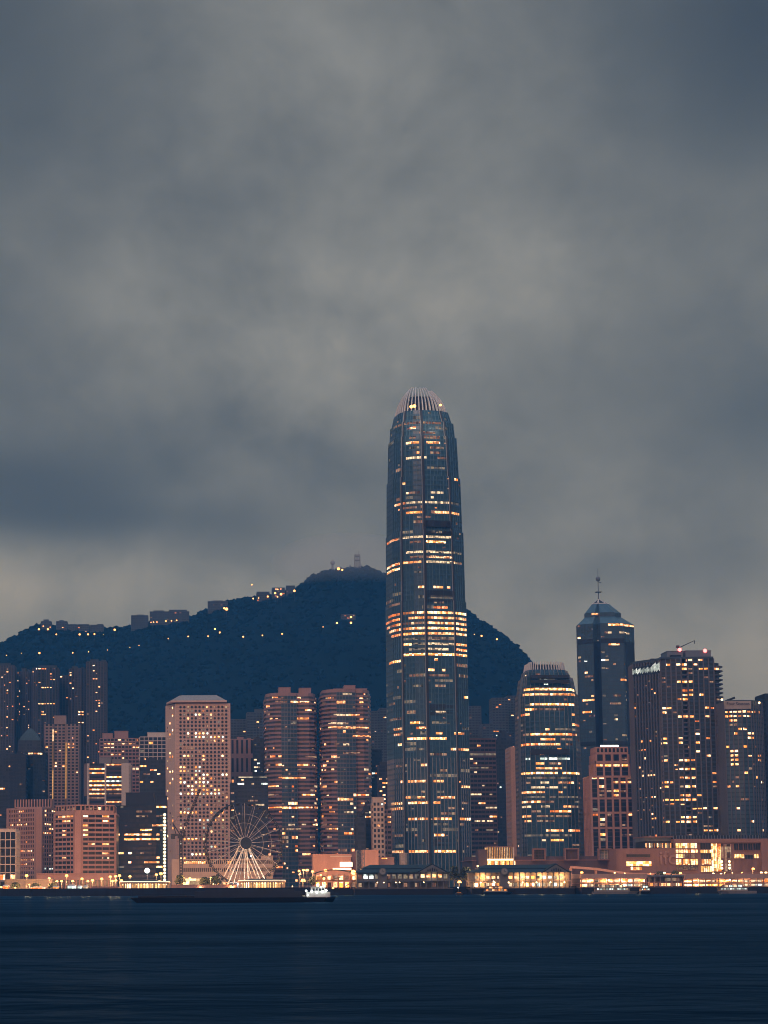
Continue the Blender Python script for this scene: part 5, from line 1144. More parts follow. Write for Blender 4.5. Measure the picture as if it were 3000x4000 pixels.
stone_block('pink windowless building with a bright white sign box, behind the arched shed', 1224, 1372, 3340, 1440, [(1328, 1376, 3368, 3386, glow('bright sign box', (1, .86, .62), 4.5), 'light_box'), (1300, 1372, 3392, 3398, glow('canopy light', (1, .72, .40), 4.0), 'canopy_light'), (1290, 1374, 3343, 3347, WHITE, 'ledge')])
stone_block('narrow dull pink return wall beside the windowless building', 1374, 1396, 3330, 1450, mat=PINKD)
stone_block('plain pink block below the slim square-windowed block', 1419, 1479, 3324, 1430)
stone_block('low dull pink shop row at the foot of the tallest skyscraper', 1479, 1540, 3352, 1445, [(1490, 1512, 3347 + 4, 3347 + 8, BRI, 'lit_window')], mat=PINKD)
stone_block('low shed roofed in pale sheets in front of the fine-windowed hotel block', 20, 205, 3438, 1420, mat=wall('pale sheet roof', (.20, .185, .18)))
t = thing('lattice_tower', 'dark steel lattice stair tower between two pink blocks', 'lattice tower', (at(1408, 3400, 1432).x, 1432, GZ))
h = at(1408, 3321, 1432).z - GZ; m = MB()
for sx in (-2.6, 2.6):
    for sy in (-2, 2): m.tube((sx, sy, 0), (sx, sy, h), .3, GREYB)
m.build('post', t); m = MB()
for i in range(9):
    z0, z1 = h * i / 9, h * (i + 1) / 9
    m.tube((-2.6, -2, z0), (2.6, -2, z1), .2, GREYB, 4); m.tube((2.6, -2, z0), (-2.6, -2, z1), .2, GREYB, 4); m.box(-2.6, 2.6, -2, 2, z1 - .15, z1, GREYB)
m.build('brace_lattice', t)
# stone tower-like vent by the tallest skyscraper
t = thing('round_kiosk', 'pale stone kiosk tower at the corner foot of the tallest skyscraper', 'kiosk', (at(1576, 3360, 1560).x, 1560, GZ))
m = MB(); hh = at(1576, 3335, 1560).z - GZ; m.tube((0, 0, 0), (0, 0, hh), 3.1, wall('pale rubble', (.42, .36, .32), nscale=.8, var=.4), 12); m.build('drum', t); m = MB(); m.tube((0, 0, hh), (0, 0, hh + .7), 3.5, CREAM, 12); m.build('cap', t)

# ------------------------------------------------------------------ ferry piers
def old_pier(label, D, xl, xr, bright, clock_x, gable, seed, cool=()):
    t = Tower('ferry_pier', label, 'ferry pier', D, (xl + xr) / 2, 3440, zb=0.0)
    z = lambda y: t.z(y); X = lambda x, y=3440: at(x, y, D).x - t.X
    rg_ = random.Random(seed)
    a, b = X(xl), X(xr); dp = 34; zd = 4.2; z1 = z(3440); ze = z(3408); zr = z(3377)
    m = MB(); m.box(a - 1.5, b + 1.5, -3, dp, -2, zd - .6, QUAYM); m.build('base', t.root)
    m = MB(); m.box(a - 2, b + 2, -3.4, dp, zd - .6, zd, wall('pier deck', (.12, .11, .11))); m.build('deck', t.root)
    m = MB(); m.box(a, b, -.8, dp, z1 - .5, z1, CREAM if bright else GREYB); m.build('upper_floor', t.root)
    wallm = wall('pier painted wall', (.26, .25, .24))
    m = MB(); m.box(a + .5, b - .5, 6, dp, zd, z1 - .5, wallm); m.box(a + .5, b - .5, 4, dp, z1, ze, wallm); m.build('wall', t.root)
    m = MB(); ov = 1.6; gx0, gx1 = X(gable[0]), X(gable[1]); gm = (gx0 + gx1) / 2; zm = ze + (zr - ze) * .42
    y0, y1, yc0, yc1 = -ov, dp + ov, 9, dp - 9
    m.box8([(a - ov, y0, ze), (b + ov, y0, ze), (b + ov, y1, ze), (a - ov, y1, ze), (a + 3.5, 5, zm), (b - 3, 5, zm), (b - 3, y1 - 6, zm), (a + 3.5, y1 - 6, zm)], ROOFM)
    m.box8([(a + 3.8, 5.6, zm + .5), (b - 3.2, 5.6, zm + .5), (b - 3.2, y1 - 7, zm + .5), (a + 3.8, y1 - 7, zm + .5), (a + 10, 12, zr), (b - 9, 12, zr), (b - 9, yc1, zr), (a + 10, yc1, zr)], ROOFM)
    m.box(a + 4.2, b - 3.6, 6, y1 - 8, zm, zm + .5, DARK)
    m.build('roof', t.root)
    g = MB(); zg = zr + .6
    for (yy0, yy1, mm, s) in ((-ov - .3, 14, ROOFM, 1.0), (-ov - .55, -ov - .3, wall('gable board', (.16, .17, .17)), .86)):
        bb = len(g.v); k = g.mi(mm); w0 = (gx1 - gx0) / 2 * s; zt = ze + (zg - ze) * s
        g.v += [(gm - w0, yy0, ze + .05), (gm + w0, yy0, ze + .05), (gm, yy0, zt), (gm - w0, yy1, ze + .05), (gm + w0, yy1, ze + .05), (gm, yy1, zt)]
        for f in ((0, 1, 2), (5, 4, 3), (0, 2, 5, 3), (1, 4, 5, 2), (0, 3, 4, 1)): g.f.append(tuple(bb + i for i in f)); g.m.append(k)
    g.build('gable', t.root)
    g = MB()
    for i in range(5): g.box(gm - 3.2 + i * 1.4, gm - 2.4 + i * 1.4, -ov - .75, -ov - .55, ze + .7, ze + 1.4 + 1.5 * (1 - abs(i - 2) / 2.6), GLK)
    g.build('gable_louvre', t.root)
    n = max(8, round((b - a) / 3.6)); cm = wall('pier columns', (.36, .34, .32) if bright else (.17, .18, .19))
    col = None
    for i in range(n + 1):
        x = a + .4 + (b - a - .8) * i / n
        if col is None:
            mm = MB(); mm.box(-.28, .28, -.28, .28, zd, ze, cm); mm.box(-.45, .45, -.45, .45, ze - .6, ze, cm); col = mm.build('column', t.root); col.location = (x, -.2, 0)
        else: c_ = col.copy(); COL.objects.link(c_); c_.location = (x, -.2, 0)
    mm = MB(); mm.box(a, b, -.35, -.2, z1 + .9, z1 + 1.0, cm); mm.box(a, b, -.35, -.2, z1 + .45, z1 + .52, cm)
    for i in range(n * 3): x = a + (b - a) * i / (n * 3); mm.box(x, x + .08, -.33, -.22, z1, z1 + .9, cm)
    mm.build('railing', t.root)
    if clock_x:
        m = MB(); x = X(clock_x); zc_ = ze + .6; m.tube((x, -ov - .9, zc_), (x, -ov - .5, zc_), 2.3, cm, 16); m.tube((x, -ov - 1.0, zc_), (x, -ov - .9, zc_), 1.8, wall('clock face', (.30, .30, .28)), 16); m.build('clock', t.root)
        m = MB(); m.box(x - .1, x + .1, -ov - 1.1, -ov - 1.0, zc_, zc_ + 1.3, DSTEEL); m.box(x, x + .9, -ov - 1.1, -ov - 1.0, zc_ - .1, zc_ + .1, DSTEEL); m.build('clock_hand', t.root)
        m = MB(); m.box(x - 2.8, x + 2.8, -.9, 3.5, zd, ze - .2, cm); m.build('clock_bay', t.root)
    # lit bays: glowing panels on the back wall stand for the hall lights
    for i in range(n):
        x0, x1 = a + .4 + (b - a - .8) * (i + .14) / n, a + .4 + (b - a - .8) * (i + .86) / n
        fx = (i + .5) / n; px_ = xl + (xr - xl) * fx
        for fl, (za, zb_, yy) in enumerate(((zd + .8, z1 - 1.4, 5.8), (z1 + 1.3, ze - 1.2, 3.8))):
            if bright:
                mt = rg_.choice((PIE, PIE, BRI, AMB, WHT)) if fx < .62 else rg_.choice((WHT, COO, PIE, WHT))
                if fl == 1: zb_ = za + (zb_ - za) * .62
                if px_ > xr - 12: continue
            else:
                mt = None
                if fl == 1 and any(c0 <= px_ <= c1 for c0, c1 in cool): mt = COO
                elif fl == 1 and gable[0] + 10 < px_ < gable[1] - 8: mt = rg_.choice((BRI, WRM)); za = za + (zb_ - za) * .25
                elif fl == 1: mt = rg_.choice((DMW, DMW, DIM, DMW)); 
                elif fl == 0: mt = rg_.choice((None, DIM, None, None))
                if mt is None: continue
            mb_ = MB(); mb_.box(x0, x1, yy, yy + .15, za, zb_, mt); mb_.build('lit_window', t.root)
    lamps = [a + (b - a) * (i + .5) / 7 for i in range(7)] if bright else [a + (b - a) * u for u in (.22, .29, .42, .46, .72)]
    for x in lamps:
        mm = MB(); mm.ball((x, -.8, z1 - 1.1), .38 if not bright else .5, LAMPY); mm.build('deck_lamp', t.root)
    if bright:
        for i in range(5): point('deck_light', t.root, (a + (b - a) * (i + .5) / 5, 1.5, z1 + 2.2), 4000, (1, .45, .16)); point('deck_light', t.root, (a + (b - a) * (i + .5) / 5, 1.5, zd + 3.6), 3000, (1, .45, .16))
    else: point('deck_light', t.root, (X(1690), 1.0, z1 + 3), 500, (1, .68, .4))
    t.finish()
old_pier('dark colonnaded ferry pier with a clock and mostly unlit bays', 1296, 1394, 1756, False, 1494, (1626, 1750), 101, cool=((1412, 1462),))
old_pier('brightly lit colonnaded ferry pier with two glowing floors', 1296, 1850, 2231, True, 1969, (2116, 2226), 102)

def flat_pier(label, D, xl, xr, yt, yf, seed, glassy=False):
    t = Tower('flat_pier', label, 'ferry pier', D, (xl + xr) / 2, 3440, zb=0.0)
    z = lambda y: t.z(y); X = lambda x, y=3440: at(x, y, D).x - t.X; a, b = X(xl), X(xr); rg_ = random.Random(seed)
    m = MB(); m.box(a, b, -2.5, 40, -2, 3.9, QUAYM); m.build('base', t.root)
    m = MB(); m.box(a - .3, b + .3, -2.8, 40, 3.9, 4.3, wall('pier deck', (.12, .11, .11))); m.build('deck', t.root)
    zt, zf = z(yt), z(yf); zm = 4.3 + (zf - 4.3) * .48
    m = MB(); m.box(a, b, -2, 36, zf, zt, GREYB if glassy else wall('pink fascia', (.46, .32, .28))); m.build('roof_fascia', t.root)
    m = MB(); m.box(a + .3, b - .3, 4, 34, 4.3, zf, DARKP); m.box(a, b, -.6, 34, zm - .35, zm + .1, PINKD); m.build('wall', t.root)
    n = max(6, round((b - a) / 4.2)); col = None
    for i in range(n + 1):
        x = a + .5 + (b - a - 1) * i / n
        if col is None: mm = MB(); mm.box(-.3, .3, -.3, .3, 4.3, zf, PINKD); col = mm.build('column', t.root); col.location = (x, -.4, 0)
        else: c_ = col.copy(); COL.objects.link(c_); c_.location = (x, -.4, 0)
    for i in range(n):
        x0, x1 = a + .5 + (b - a - 1) * (i + .04) / n, a + .5 + (b - a - 1) * (i + .96) / n
        for fl, (za, zb_) in enumerate(((4.8, zm - .8), (zm + .5, zf - .8))):
            if glassy: mt = [DIM, DMW, GLK][rg_.randrange(3)] if fl else [WHT, WRM, DIM][rg_.randrange(3)]
            else: mt = rg_.choice((PIE, PIE, AMB, WHT, BRI, PIE)) if (fl or i / n < .55) else rg_.choice((COO, WHT, PIE))
            mb_ = MB(); mb_.box(x0, x1, 3.7, 3.9, za, zb_, mt); mb_.build('window' if mt is GLK else 'lit_window', t.root)
    if glassy:
        mm = MB()
        for i in range(30): x = a + (b - a) * i / 30; mm.box(x, x + .16, -.9, -.7, zm, zf, GREYB)
        mm.build('glazing_bar', t.root)
    else:
        for i in range(4): point('hall_light', t.root, (a + (b - a) * (i + .5) / 4, .8, zf - 1.2), 5000, (1, .45, .16)); point('hall_light', t.root, (a + (b - a) * (i + .5) / 4, .8, zm - 1.0), 2600, (1, .48, .18))
    t.finish()
flat_pier('flat-roofed lit pier with a pale pink fascia, a catamaran moored before it', 1300, 2268, 2527, 3413, 3431, 111)
flat_pier('dim glazed link building between the two flat-roofed piers', 1304, 2531, 2672, 3418, 3424, 112, True)
flat_pier('flat-roofed lit pier with a pink fascia, cut by the picture edge', 1300, 2676, 3060, 3414, 3432, 113)
def shed():
    D = 1310; t = Tower('arched_shed', 'small arched-roof shed glowing orange between stairs, left of the dark pier', 'shed', D, 1310, 3440, zb=0.0)
    z = lambda y: t.z(y); X = lambda x: at(x, 3440, D).x - t.X; a, b = X(1232), X(1392)
    m = MB(); m.box(a - 3, b + 1, -3, 30, -2, 4.1, QUAYM); m.build('base', t.root)
    m = MB(); n = 10; A0, A1 = X(1226), X(1394); z0, z1 = z(3413), z(3396)
    pr = [(A0 + (A1 - A0) * i / n, z0 + (z1 - z0) * math.sin(math.pi * i / n) ** .7) for i in range(n + 1)]
    for (xa, za), (xb, zb_) in zip(pr, pr[1:]): m.box8([(xa, -2, za - .5), (xb, -2, zb_ - .5), (xb, 24, zb_ - .5), (xa, 24, za - .5), (xa, -2, za), (xb, -2, zb_), (xb, 24, zb_), (xa, 24, za)], ROOFM)
    m.build('roof', t.root)
    om = wall('ochre steel', (.45, .28, .16))
    for i in range(8): mm = MB(); x = a + (b - a) * i / 7; mm.box(x - .3, x + .3, -.6, 0, 4.1, z0, om); mm.build('column', t.root)
    mm = MB(); mm.box(a, b, -.5, 10, z(3441), z(3438), om); mm.build('floor', t.root)
    for (xa, xb, za, zb_) in ((X(1338), X(1390), 4.3, z(3440)), (X(1290), X(1330), z(3440), z(3428))):
        mm = MB(); mm.box8([(xa, -1.6, za), (xb, -1.6, zb_), (xb, -1, zb_), (xa, -1, za), (xa, -1.6, za + .7), (xb, -1.6, zb_ + .7), (xb, -1, zb_ + .7), (xa, -1, za + .7)], om); mm.build('stair', t.root)
    for i in range(7):
        xa = a + (b - a) * (i + .15) / 7; xb = a + (b - a) * (i + .85) / 7
        for za, zb_, mt in ((4.6, z(3446), [PIE, PIE, DIM, AMB][i % 4]), (z(3436), z(3420), [WRM, DIM, AMB, DIM][i % 4])): mm = MB(); mm.box(xa, xb, 8, 8.2, za, zb_, mt); mm.build('lit_window', t.root)
    for (x, y, s) in ((1265, 3432, .8), (1253, 3418, .6), (1380, 3408, 1.6), (1270, 3454, .7), (1300, 3470, .7)): mm = MB(); mm.ball((X(x), -1.2, z(y)), s, LAMP); mm.build('lamp_globe', t.root)
    for u in (.2, .5, .8): point('shed_light', t.root, (a + (b - a) * u, 2, z(3425)), 3500, (1, .55, .22)); 
    t.finish()
shed()

# ------------------------------------------------------------------ promenade pavilions, wheel, crane
def pavilion(label, x0, x1, ytop, ybot, D):
    xc = (x0 + x1) / 2; p = at(xc, ybot, D); zb = 4.0
    t = thing('round_pavilion', label, 'pavilion', (p.x, D, zb)); r = (at(x1, ybot, D).x - p.x); h = at(xc, ytop, D).z - zb
    cm = wall('pavilion columns', (.60, .48, .38)); ry = 12.0
    ell = lambda a, k=1.0: (r * k * math.cos(a), ry * k * math.sin(a) + ry)
    n = 26; col = None
    for i in range(n):
        a = math.pi + math.pi * i / (n - 1); x, y = ell(a, .95)
        if col is None: m = MB(); m.box(-.28, .28, -.3, .3, 0, h - 1.2, cm); m.box(-.5, .5, -.5, .5, h - 1.7, h - 1.2, cm); col = m.build('column', t); col.location = (x, y, 0)
        else: c_ = col.copy(); COL.objects.link(c_); c_.location = (x, y, 0)
    P = [ell(2 * math.pi * i / 40) for i in range(40)]; P2 = [ell(2 * math.pi * i / 40, .9) for i in range(40)]; C = [ell(2 * math.pi * i / 40, .80) for i in range(40)]
    m = MB(); m.frustum(P, h - 1.2, P, h - .4, CREAM); m.frustum(P2, h - .4, [ell(2 * math.pi * i / 40, .5) for i in range(40)], h + .9, ROOFM); m.build('roof', t)
    m = MB(); Q = [ell(2 * math.pi * i / 40, .985) for i in range(40)]; m.frustum(Q, h - .2, Q, h + .1, glow('roof rim light', (1, .82, .58), 2.2)); m.build('rim_light', t)
    m = MB(); m.frustum(C, 0, C, h - 1.3, lit('pavilion inner wall', (1, .50, .17), 2.2, 1.4, 30, lo=.15)); m.build('inner_wall', t)  # wall glows by itself, standing in for light from the ceiling lamps
    m = MB(); m.frustum(P, -1.2, P, 0.0, QUAYM); m.build('plinth', t)
    for i in range(9):
        a = math.pi + math.pi * (i + .5) / 9; x, y = ell(a, .88); mm = MB(); mm.ball((x, y, h - 2.0), .42, LAMPY); mm.build('ceiling_lamp', t); point('ceiling_light', t, (x, y - .9, h - 2.1), 220, (1, .55, .24), .4)
pavilion('round colonnaded pavilion glowing by the black office block', 463, 664, 3443, 3478, 1327)
pavilion('round colonnaded pavilion glowing beneath the ferris wheel', 930, 1120, 3438, 3478, 1327)

def wheel():
    D = 1372.0; hub = at(951, 3294, D); Rw = 27.0
    t = thing('ferris_wheel', 'white-spoked ferris wheel with small dark gondolas and splayed legs', 'ferris wheel', (hub.x, D, GZ), rz=R(20))
    H = hub.z - GZ
    m = MB(); m.tube((0, -4.6, H), (0, 4.6, H), 2.0, DSTEEL, 20); m.build('axle', t)
    m = MB(); m.tube((0, -5.2, H), (0, -4.6, H), 4.0, DARK, 28); m.build('hub', t)
    m = MB(); m.tube((0, -4.55, H), (0, -4.2, H), 4.3, WSTEEL, 28); m.build('hub_rim', t)
    wm_ = wall('white spokes', (.40, .39, .38), rough=.5)
    for s in range(21):
        a = 2 * math.pi * s / 21 + .07
        for y in (-1.7, 1.7):
            m = MB(); m.tube((3 * math.cos(a), y * 2, H + 3 * math.sin(a)), (Rw * math.cos(a), y, H + Rw * math.sin(a)), .17 if y < 0 else .08, wm_, 5); m.build('spoke', t)
    seg = 63
    for y, rr in ((-1.7, Rw), (1.7, Rw), (-1.7, Rw * .72), (-1.7, Rw * .5)):
        m = MB()
        for i in range(seg):
            a, b = 2 * math.pi * i / seg, 2 * math.pi * (i + 1) / seg
            m.tube((rr * math.cos(a), y, H + rr * math.sin(a)), (rr * math.cos(b), y, H + rr * math.sin(b)), .28 if rr == Rw else .12, DSTEEL if rr == Rw else wm_, 5)
        m.build('rim', t)
    m = MB()
    for i in range(42):
        a, b = 2 * math.pi * i / 42, 2 * math.pi * (i + 1) / 42
        m.tube((Rw * math.cos(a), -1.7, H + Rw * math.sin(a)), (Rw * math.cos(b), 1.7, H + Rw * math.sin(b)), .14, DSTEEL, 4)
    m.build('rim_lattice', t)
    g0 = None
    for i in range(42):
        a = 2 * math.pi * (i + .5) / 42; loc = ((Rw + .2) * math.cos(a), 0, H + (Rw + .2) * math.sin(a))
        if g0 is None:
            m = MB(); m.ball((0, 0, -1.1), 1.15, GLK, 10, 6, (1, 1, .85)); g0 = m.build('gondola', t)
            m = MB(); m.box(-.9, .9, -.9, .9, -2.2, -1.7, DSTEEL); m.build('gondola_floor', g0); m = MB(); m.tube((0, 0, -.3), (0, 0, .3), .12, DSTEEL, 5); m.build('hanger', g0)
            g0.location = loc
        else: c_ = copy_tree(g0, t); c_.location = loc
    lm = wall('lit white legs', (.80, .79, .74), rough=.5)
    for sx in (-1, 1):
        for k, w in ((15.6, .38), (11.2, .22)):
            for y, yf in ((-4.6, -7.5), (4.6, 7.5)):
                m = MB(); m.tube((sx * .9, y, H - 1), (sx * k, yf, 0), w, lm, 8); m.build('leg', t)
    for x in (-1.6, 1.6): m = MB(); m.tube((x * .3, -4.6, H - 2), (x, -5, 0), .28, lm, 6); m.build('stay', t)
    m = MB(); m.box(-19, 19, -9, 9, 0, 1.3, GREY); m.build('platform', t)
    m = MB(); m.box(-12, 12, -6, 6, 1.3, 4.2, GREYB); m.box(-13, 13, -7, 7, 4.2, 4.7, WHITE); m.build('boarding_station', t)
    for (x, z_, pw_) in ((-9, 3.0, 4500), (9, 3.0, 4500), (0, 3.5, 2200)):
        m = MB(); m.box(x - .5, x + .5, -13.4, -12.8, z_ - .4, z_ + .4, LAMPW); m.build('floodlight', t); point('floodlight_beam', t, (x, -14, z_), pw_, (.95, 1, .97), .5)
    m = MB(); m.ball((2.6, -6.8, H - 8.5), .45, LAMPW); m.build('leg_lamp', t)
wheel()
def luffing(label, base, D, mast_top, jib_tip, cj, afr, rm):
    p = at(*base, D); t = thing('tower_crane', label, 'tower crane', (p.x, D, p.z)); L = lambda q, dy=0: at(*q, D) - Vector((p.x, D, p.z)) + Vector((0, dy, 0))
    def truss(a, b, w, nm, n, r=.2):
        m = MB(); a, b = Vector(a), Vector(b); d = (b - a).normalized(); s = Vector((0, 1, 0)); u = d.cross(s).normalized()
        cs = [(s * w + u * w), (s * w - u * w), (-s * w - u * w), (-s * w + u * w)]
        for c_ in cs: m.tube(a + c_, b + c_ * .7, r, DSTEEL, 4)
        for i in range(n):
            q0, q1 = a.lerp(b, i / n), a.lerp(b, (i + 1) / n)
            for j in range(4): m.tube(q0 + cs[j], q1 + cs[(j + 1) % 4], r * .7, DSTEEL, 4)
        m.build(nm, t)
    top = L(mast_top)
    truss((0, 0, 0), top, 1.0, 'mast_lattice', 14, .42)
    m = MB(); m.tube(top, top + Vector((0, 0, 2)), 2.2, DSTEEL, 10); m.build('slewing_ring', t)
    m = MB(); q = top + Vector((2.4, -1.2, 2)); m.box(q.x - 1, q.x + 1, q.y - 1, q.y + 1, q.z, q.z + 2.4, DSTEEL); m.build('cab', t)
    c_ = L(cj); m = MB(); m.box8([(c_.x, -1.3, top.z + 1.6), (top.x + 1, -1.3, top.z + 1.6), (top.x + 1, 1.3, top.z + 1.6), (c_.x, 1.3, top.z + 1.6), (c_.x, -1.3, top.z + 3), (top.x + 1, -1.3, top.z + 3), (top.x + 1, 1.3, top.z + 3), (c_.x, 1.3, top.z + 3)], DSTEEL); m.build('counter_jib', t)
    m = MB(); m.box(c_.x - .4, c_.x + 2.6, -1.6, 1.6, top.z - .4, top.z + 3.2, DSTEEL); m.build('counterweight', t)
    a_ = L(afr); m = MB(); m.tube(top + Vector((0, -1, 2)), a_, .4, DSTEEL, 5); m.tube(top + Vector((-3, 1, 2)), a_, .32, DSTEEL, 5); m.build('mast_head', t)
    tip = L(jib_tip); truss(top + Vector((1, 0, 3)), tip, .7, 'jib_lattice', 18, .34)
    m = MB(); m.tube(a_, tip, .12, DSTEEL, 4); m.build('luffing_rope', t)
    if rm: m = MB(); m.tube(tip, tip - Vector((0, 0, 14)), .1, DSTEEL, 4); m.ball(tip - Vector((0, 0, 14.5)), .7, DSTEEL); m.build('hook', t)
luffing('dark luffing tower crane standing in front of the round-windowed block', (708, 3430), 1452, (706, 3275), (781, 3082), (670, 3270), (676, 3216), True)
luffing('small dark luffing crane on the unfinished block', (1409, 3196), 1606, (1411, 3188), (1438, 3128), (1396, 3190), (1403, 3174), False)

# ------------------------------------------------------------------ lamps along the shore; heads enlarged to include the glare, some carry a light
g_sl = {}
def shore_lamp(x, y, D=1350.0, kind='sodium', s=1.0, power=0.0):
    p = at(x, y, D); hgt = max(2.5, p.z - GZ)
    key = kind
    if kind not in g_sl:
        lab, mat = {'sodium': ('orange lamp on a thin pole along the shore road', LAMP), 'pale': ('pale yellow lamp on a thin pole along the shore road', LAMPY)}[kind]
        r = thing('street_lamp', lab, 'street lamp', group=lab.replace('lamp', 'lamps', 1).replace('a thin pole', 'thin poles'))
        m = MB(); m.tube((0, 0, -1), (0, 0, 0), .022, DSTEEL, 6, .012); o = m.build('pole', r)
        m = MB(); m.tube((0, .2, 0), (0, -.9, .35), .10, DSTEEL, 5); m.build('arm', r)
        m = MB(); m.box8([(-.75, -1.5, -.25), (.75, -1.5, -.25), (.55, -.2, -.25), (-.55, -.2, -.25), (-.45, -1.3, .5), (.45, -1.3, .5), (.4, -.3, .5), (-.4, -.3, .5)], mat); m.build('lamp_head', r)
        g_sl[kind] = r
    else: r = copy_tree(g_sl[kind])
    r.location = p; 
    for ch in r.children:
        if ch.name.startswith('pole'): ch.scale = (8, 8, hgt)
        elif ch.name.startswith('lamp_head'): ch.scale = (s, s, s)
    if power: point('lamp_light', r, (0, -1.9, -.9), power, (1.0, .44, .17) if kind == 'sodium' else (1, .56, .28), .8)
K = 16000
SL = [(105, 3421, 1), (261, 3421, 1), (193, 3431, .8), (223, 3443, .9), (241, 3443, .9), (285, 3442, .9), (321, 3433, .9), (344, 3442, .8), (362, 3440, 1), (398, 3433, .9), (431, 3425, .9), (452, 3424, .9), (467, 3421, 1), (440, 3442, .8), (453, 3440, .9), (475, 3440, .9),
      (508, 3424, .9), (611, 3417, .9), (629, 3413, 1.1), (719, 3450, .8), (27, 3466, 1.2), (6, 3466, .8), (60, 3468, .6), (115, 3455, .5), (1168, 3402, .8), (1185, 3400, .9), (1199, 3400, 1.1), (1171, 3415, .8), (1183, 3440, 1.5), (1270, 3401, 1.1), (1220, 3405, .9), (834, 3446, 1.1), (850, 3449, 1.0), (741, 3430, .7), (823, 3428, .5)]
for i, (x, y, s) in enumerate(SL): shore_lamp(x, y, 1345 + (i * 37 % 50), 'sodium', s * 1.5, (K if x < 600 else 4500) if i % 2 == 0 and not 600 < x < 1000 else 0)
for i, (x, y, s) in enumerate([(2271, 3409, 1.0), (2400, 3410, .6), (2594, 3410, .9), (2656, 3411, .9), (2785, 3412, .7), (2815, 3414, .8), (2940, 3394, 1.0), (2972, 3409, .9), (2990, 3409, .9), (1793, 3446, 1.4), (1785, 3467, .6), (1865, 3383, .7), (2090, 3384, .7), (1640, 3398, .4)]):
    shore_lamp(x, y, 1352 + (i * 23 % 40), 'pale' if i % 3 else 'sodium', s * 1.3, 16000 if x in (1865, 2090, 1640) else 4000)  # extra power added to some lamps, to warm the tallest tower's foot
for i, (x, y) in enumerate([(783, 3465), (813, 3467), (842, 3462), (906, 3466), (1142, 3462), (2830, 3409), (2860, 3410), (2898, 3409), (2440, 3411), (2540, 3412)]): shore_lamp(x, y, 1344 + i % 3, 'sodium' if i % 2 else 'pale', .55, 0)
t = thing('floodlight_mast', 'single dazzling white floodlight in front of the black office block', 'floodlight', at(575, 3401, 1400))
m = MB(); m.tube((0, 0, 0), (0, 0, GZ - t.location.z), .2, DSTEEL, 6); m.build('pole', t); m = MB(); m.ball((0, -.4, 0), 1.7, LAMPW, 10, 6); m.build('lamp_head', t); point('lamp_light', t, (0, -3, 0), 5000, (.9, 1, .95), 1.0)

# small kiosks, hedge-like trees and tents along the promenade
rg = random.Random(17)
def tree(label, x, ytop, ybase, wpx, D, seed=1, group=None):
    p = at(x, ybase, D); zb = min(p.z, GZ) if p.z < GZ + 2 else p.z; t = thing('tree', label, 'tree', (p.x, D, zb), group)
    h = at(x, ytop, D).z - zb; w = wpx / 2 * D / FPX; r_ = random.Random(seed); br = wall('tree bark', (.05, .04, .035)); lf = wall('dark leaves', (.030, .045, .028), rough=.8, var=.5, nscale=.3)
    m = MB(); m.tube((0, 0, 0), (.2, 0, h * .5), .35, br, 7, .22)
    for i in range(5): a = i * 1.3; m.tube((.1, 0, h * .35), (w * .6 * math.cos(a), w * .5 * math.sin(a), h * .75), .18, br, 5, .06)
    m.build('trunk', t); m = MB()
    for i in range(170):
        a = r_.random() * 6.28; u = r_.random() ** .5; q = w * u; zz = h * (.42 + .58 * r_.random()); q *= max(.25, 1 - ((zz / h - .62) / .42) ** 2 * .75)
        clump(m, (q * math.cos(a), q * .8 * math.sin(a), min(zz, h) - .5), .35 + .55 * r_.random(), lf, r_)
    m.build('crown', t)
for i, (lab, x, yt, w) in enumerate([('round dark tree beside the crane mast', 704, 3417, 44), ('dark tree between the crane and the wheel, shorter of two', 800, 3425, 46), ('dark bushy tree at the foot of the wheel leg', 838, 3420, 50), ('dark tree between the two old ferry piers, nearer the dark pier', 1776, 3382, 46),
        ('dark tree between the two old ferry piers, nearer the bright pier', 1822, 3384, 50), ('dark tree just before the arched shed', 1226, 3422, 40), ('dark low tree before the pale sheet-roofed shed', 60, 3446, 34), ('dark low tree beside the first tall shore lamp', 140, 3450, 40), ('small dark tree before the balcony-banded hotel block', 205, 3448, 36), ('dark tree in front of the mall roof slab, by the rounded wing', 2580, 3402, 56), ('small dark tree behind the bright old pier', 2640, 3400, 40)]):
    tree(lab, x, yt, 3472, w, 1365 if x < 2500 else 1400, i + 1)
def tent(label, x0, x1, yt, yb, D, mt):
    t = thing('market_tent', label, 'tent', (at((x0 + x1) / 2, yb, D).x, D, GZ)); w = (x1 - x0) / 2 * D / FPX; h = at(x0, yt, D).z - GZ
    m = MB(); m.box8([(-w, -3, h * .7), (w, -3, h * .7), (w, 3, h * .7), (-w, 3, h * .7), (-w * .5, -.5, h), (w * .5, -.5, h), (w * .5, .5, h), (-w * .5, .5, h)], WHITE); m.build('canopy', t)
    for sx in (-1, 1): m = MB(); m.tube((sx * w * .95, -2.8, 0), (sx * w * .95, -2.8, h * .7), .15, GREY, 5); m.build('post', t)
    m = MB(); m.box(-w * .9, w * .9, 1, 1.2, 0, h * .68, mt); m.build('lit_wall', t)
for i, (lab, x0, x1, yt, mt) in enumerate([('white-lit stall tent, widest in the row below the shore lamps', 262, 300, 3455, COO), ('white-lit stall tent next to the widest one', 302, 322, 3457, COO), ('dim stall tent beside the white-lit ones', 324, 346, 3458, WHT), ('orange-lit stall at the edge below the low dark glass block', 10, 36, 3456, AMB), ('amber-lit stall below the pale sheet-roofed shed', 116, 182, 3463, AMB), ('small amber stall before the balcony-banded block', 205, 232, 3460, WRM)]):
    tent(lab, x0, x1, yt, 3474, 1340, mt)
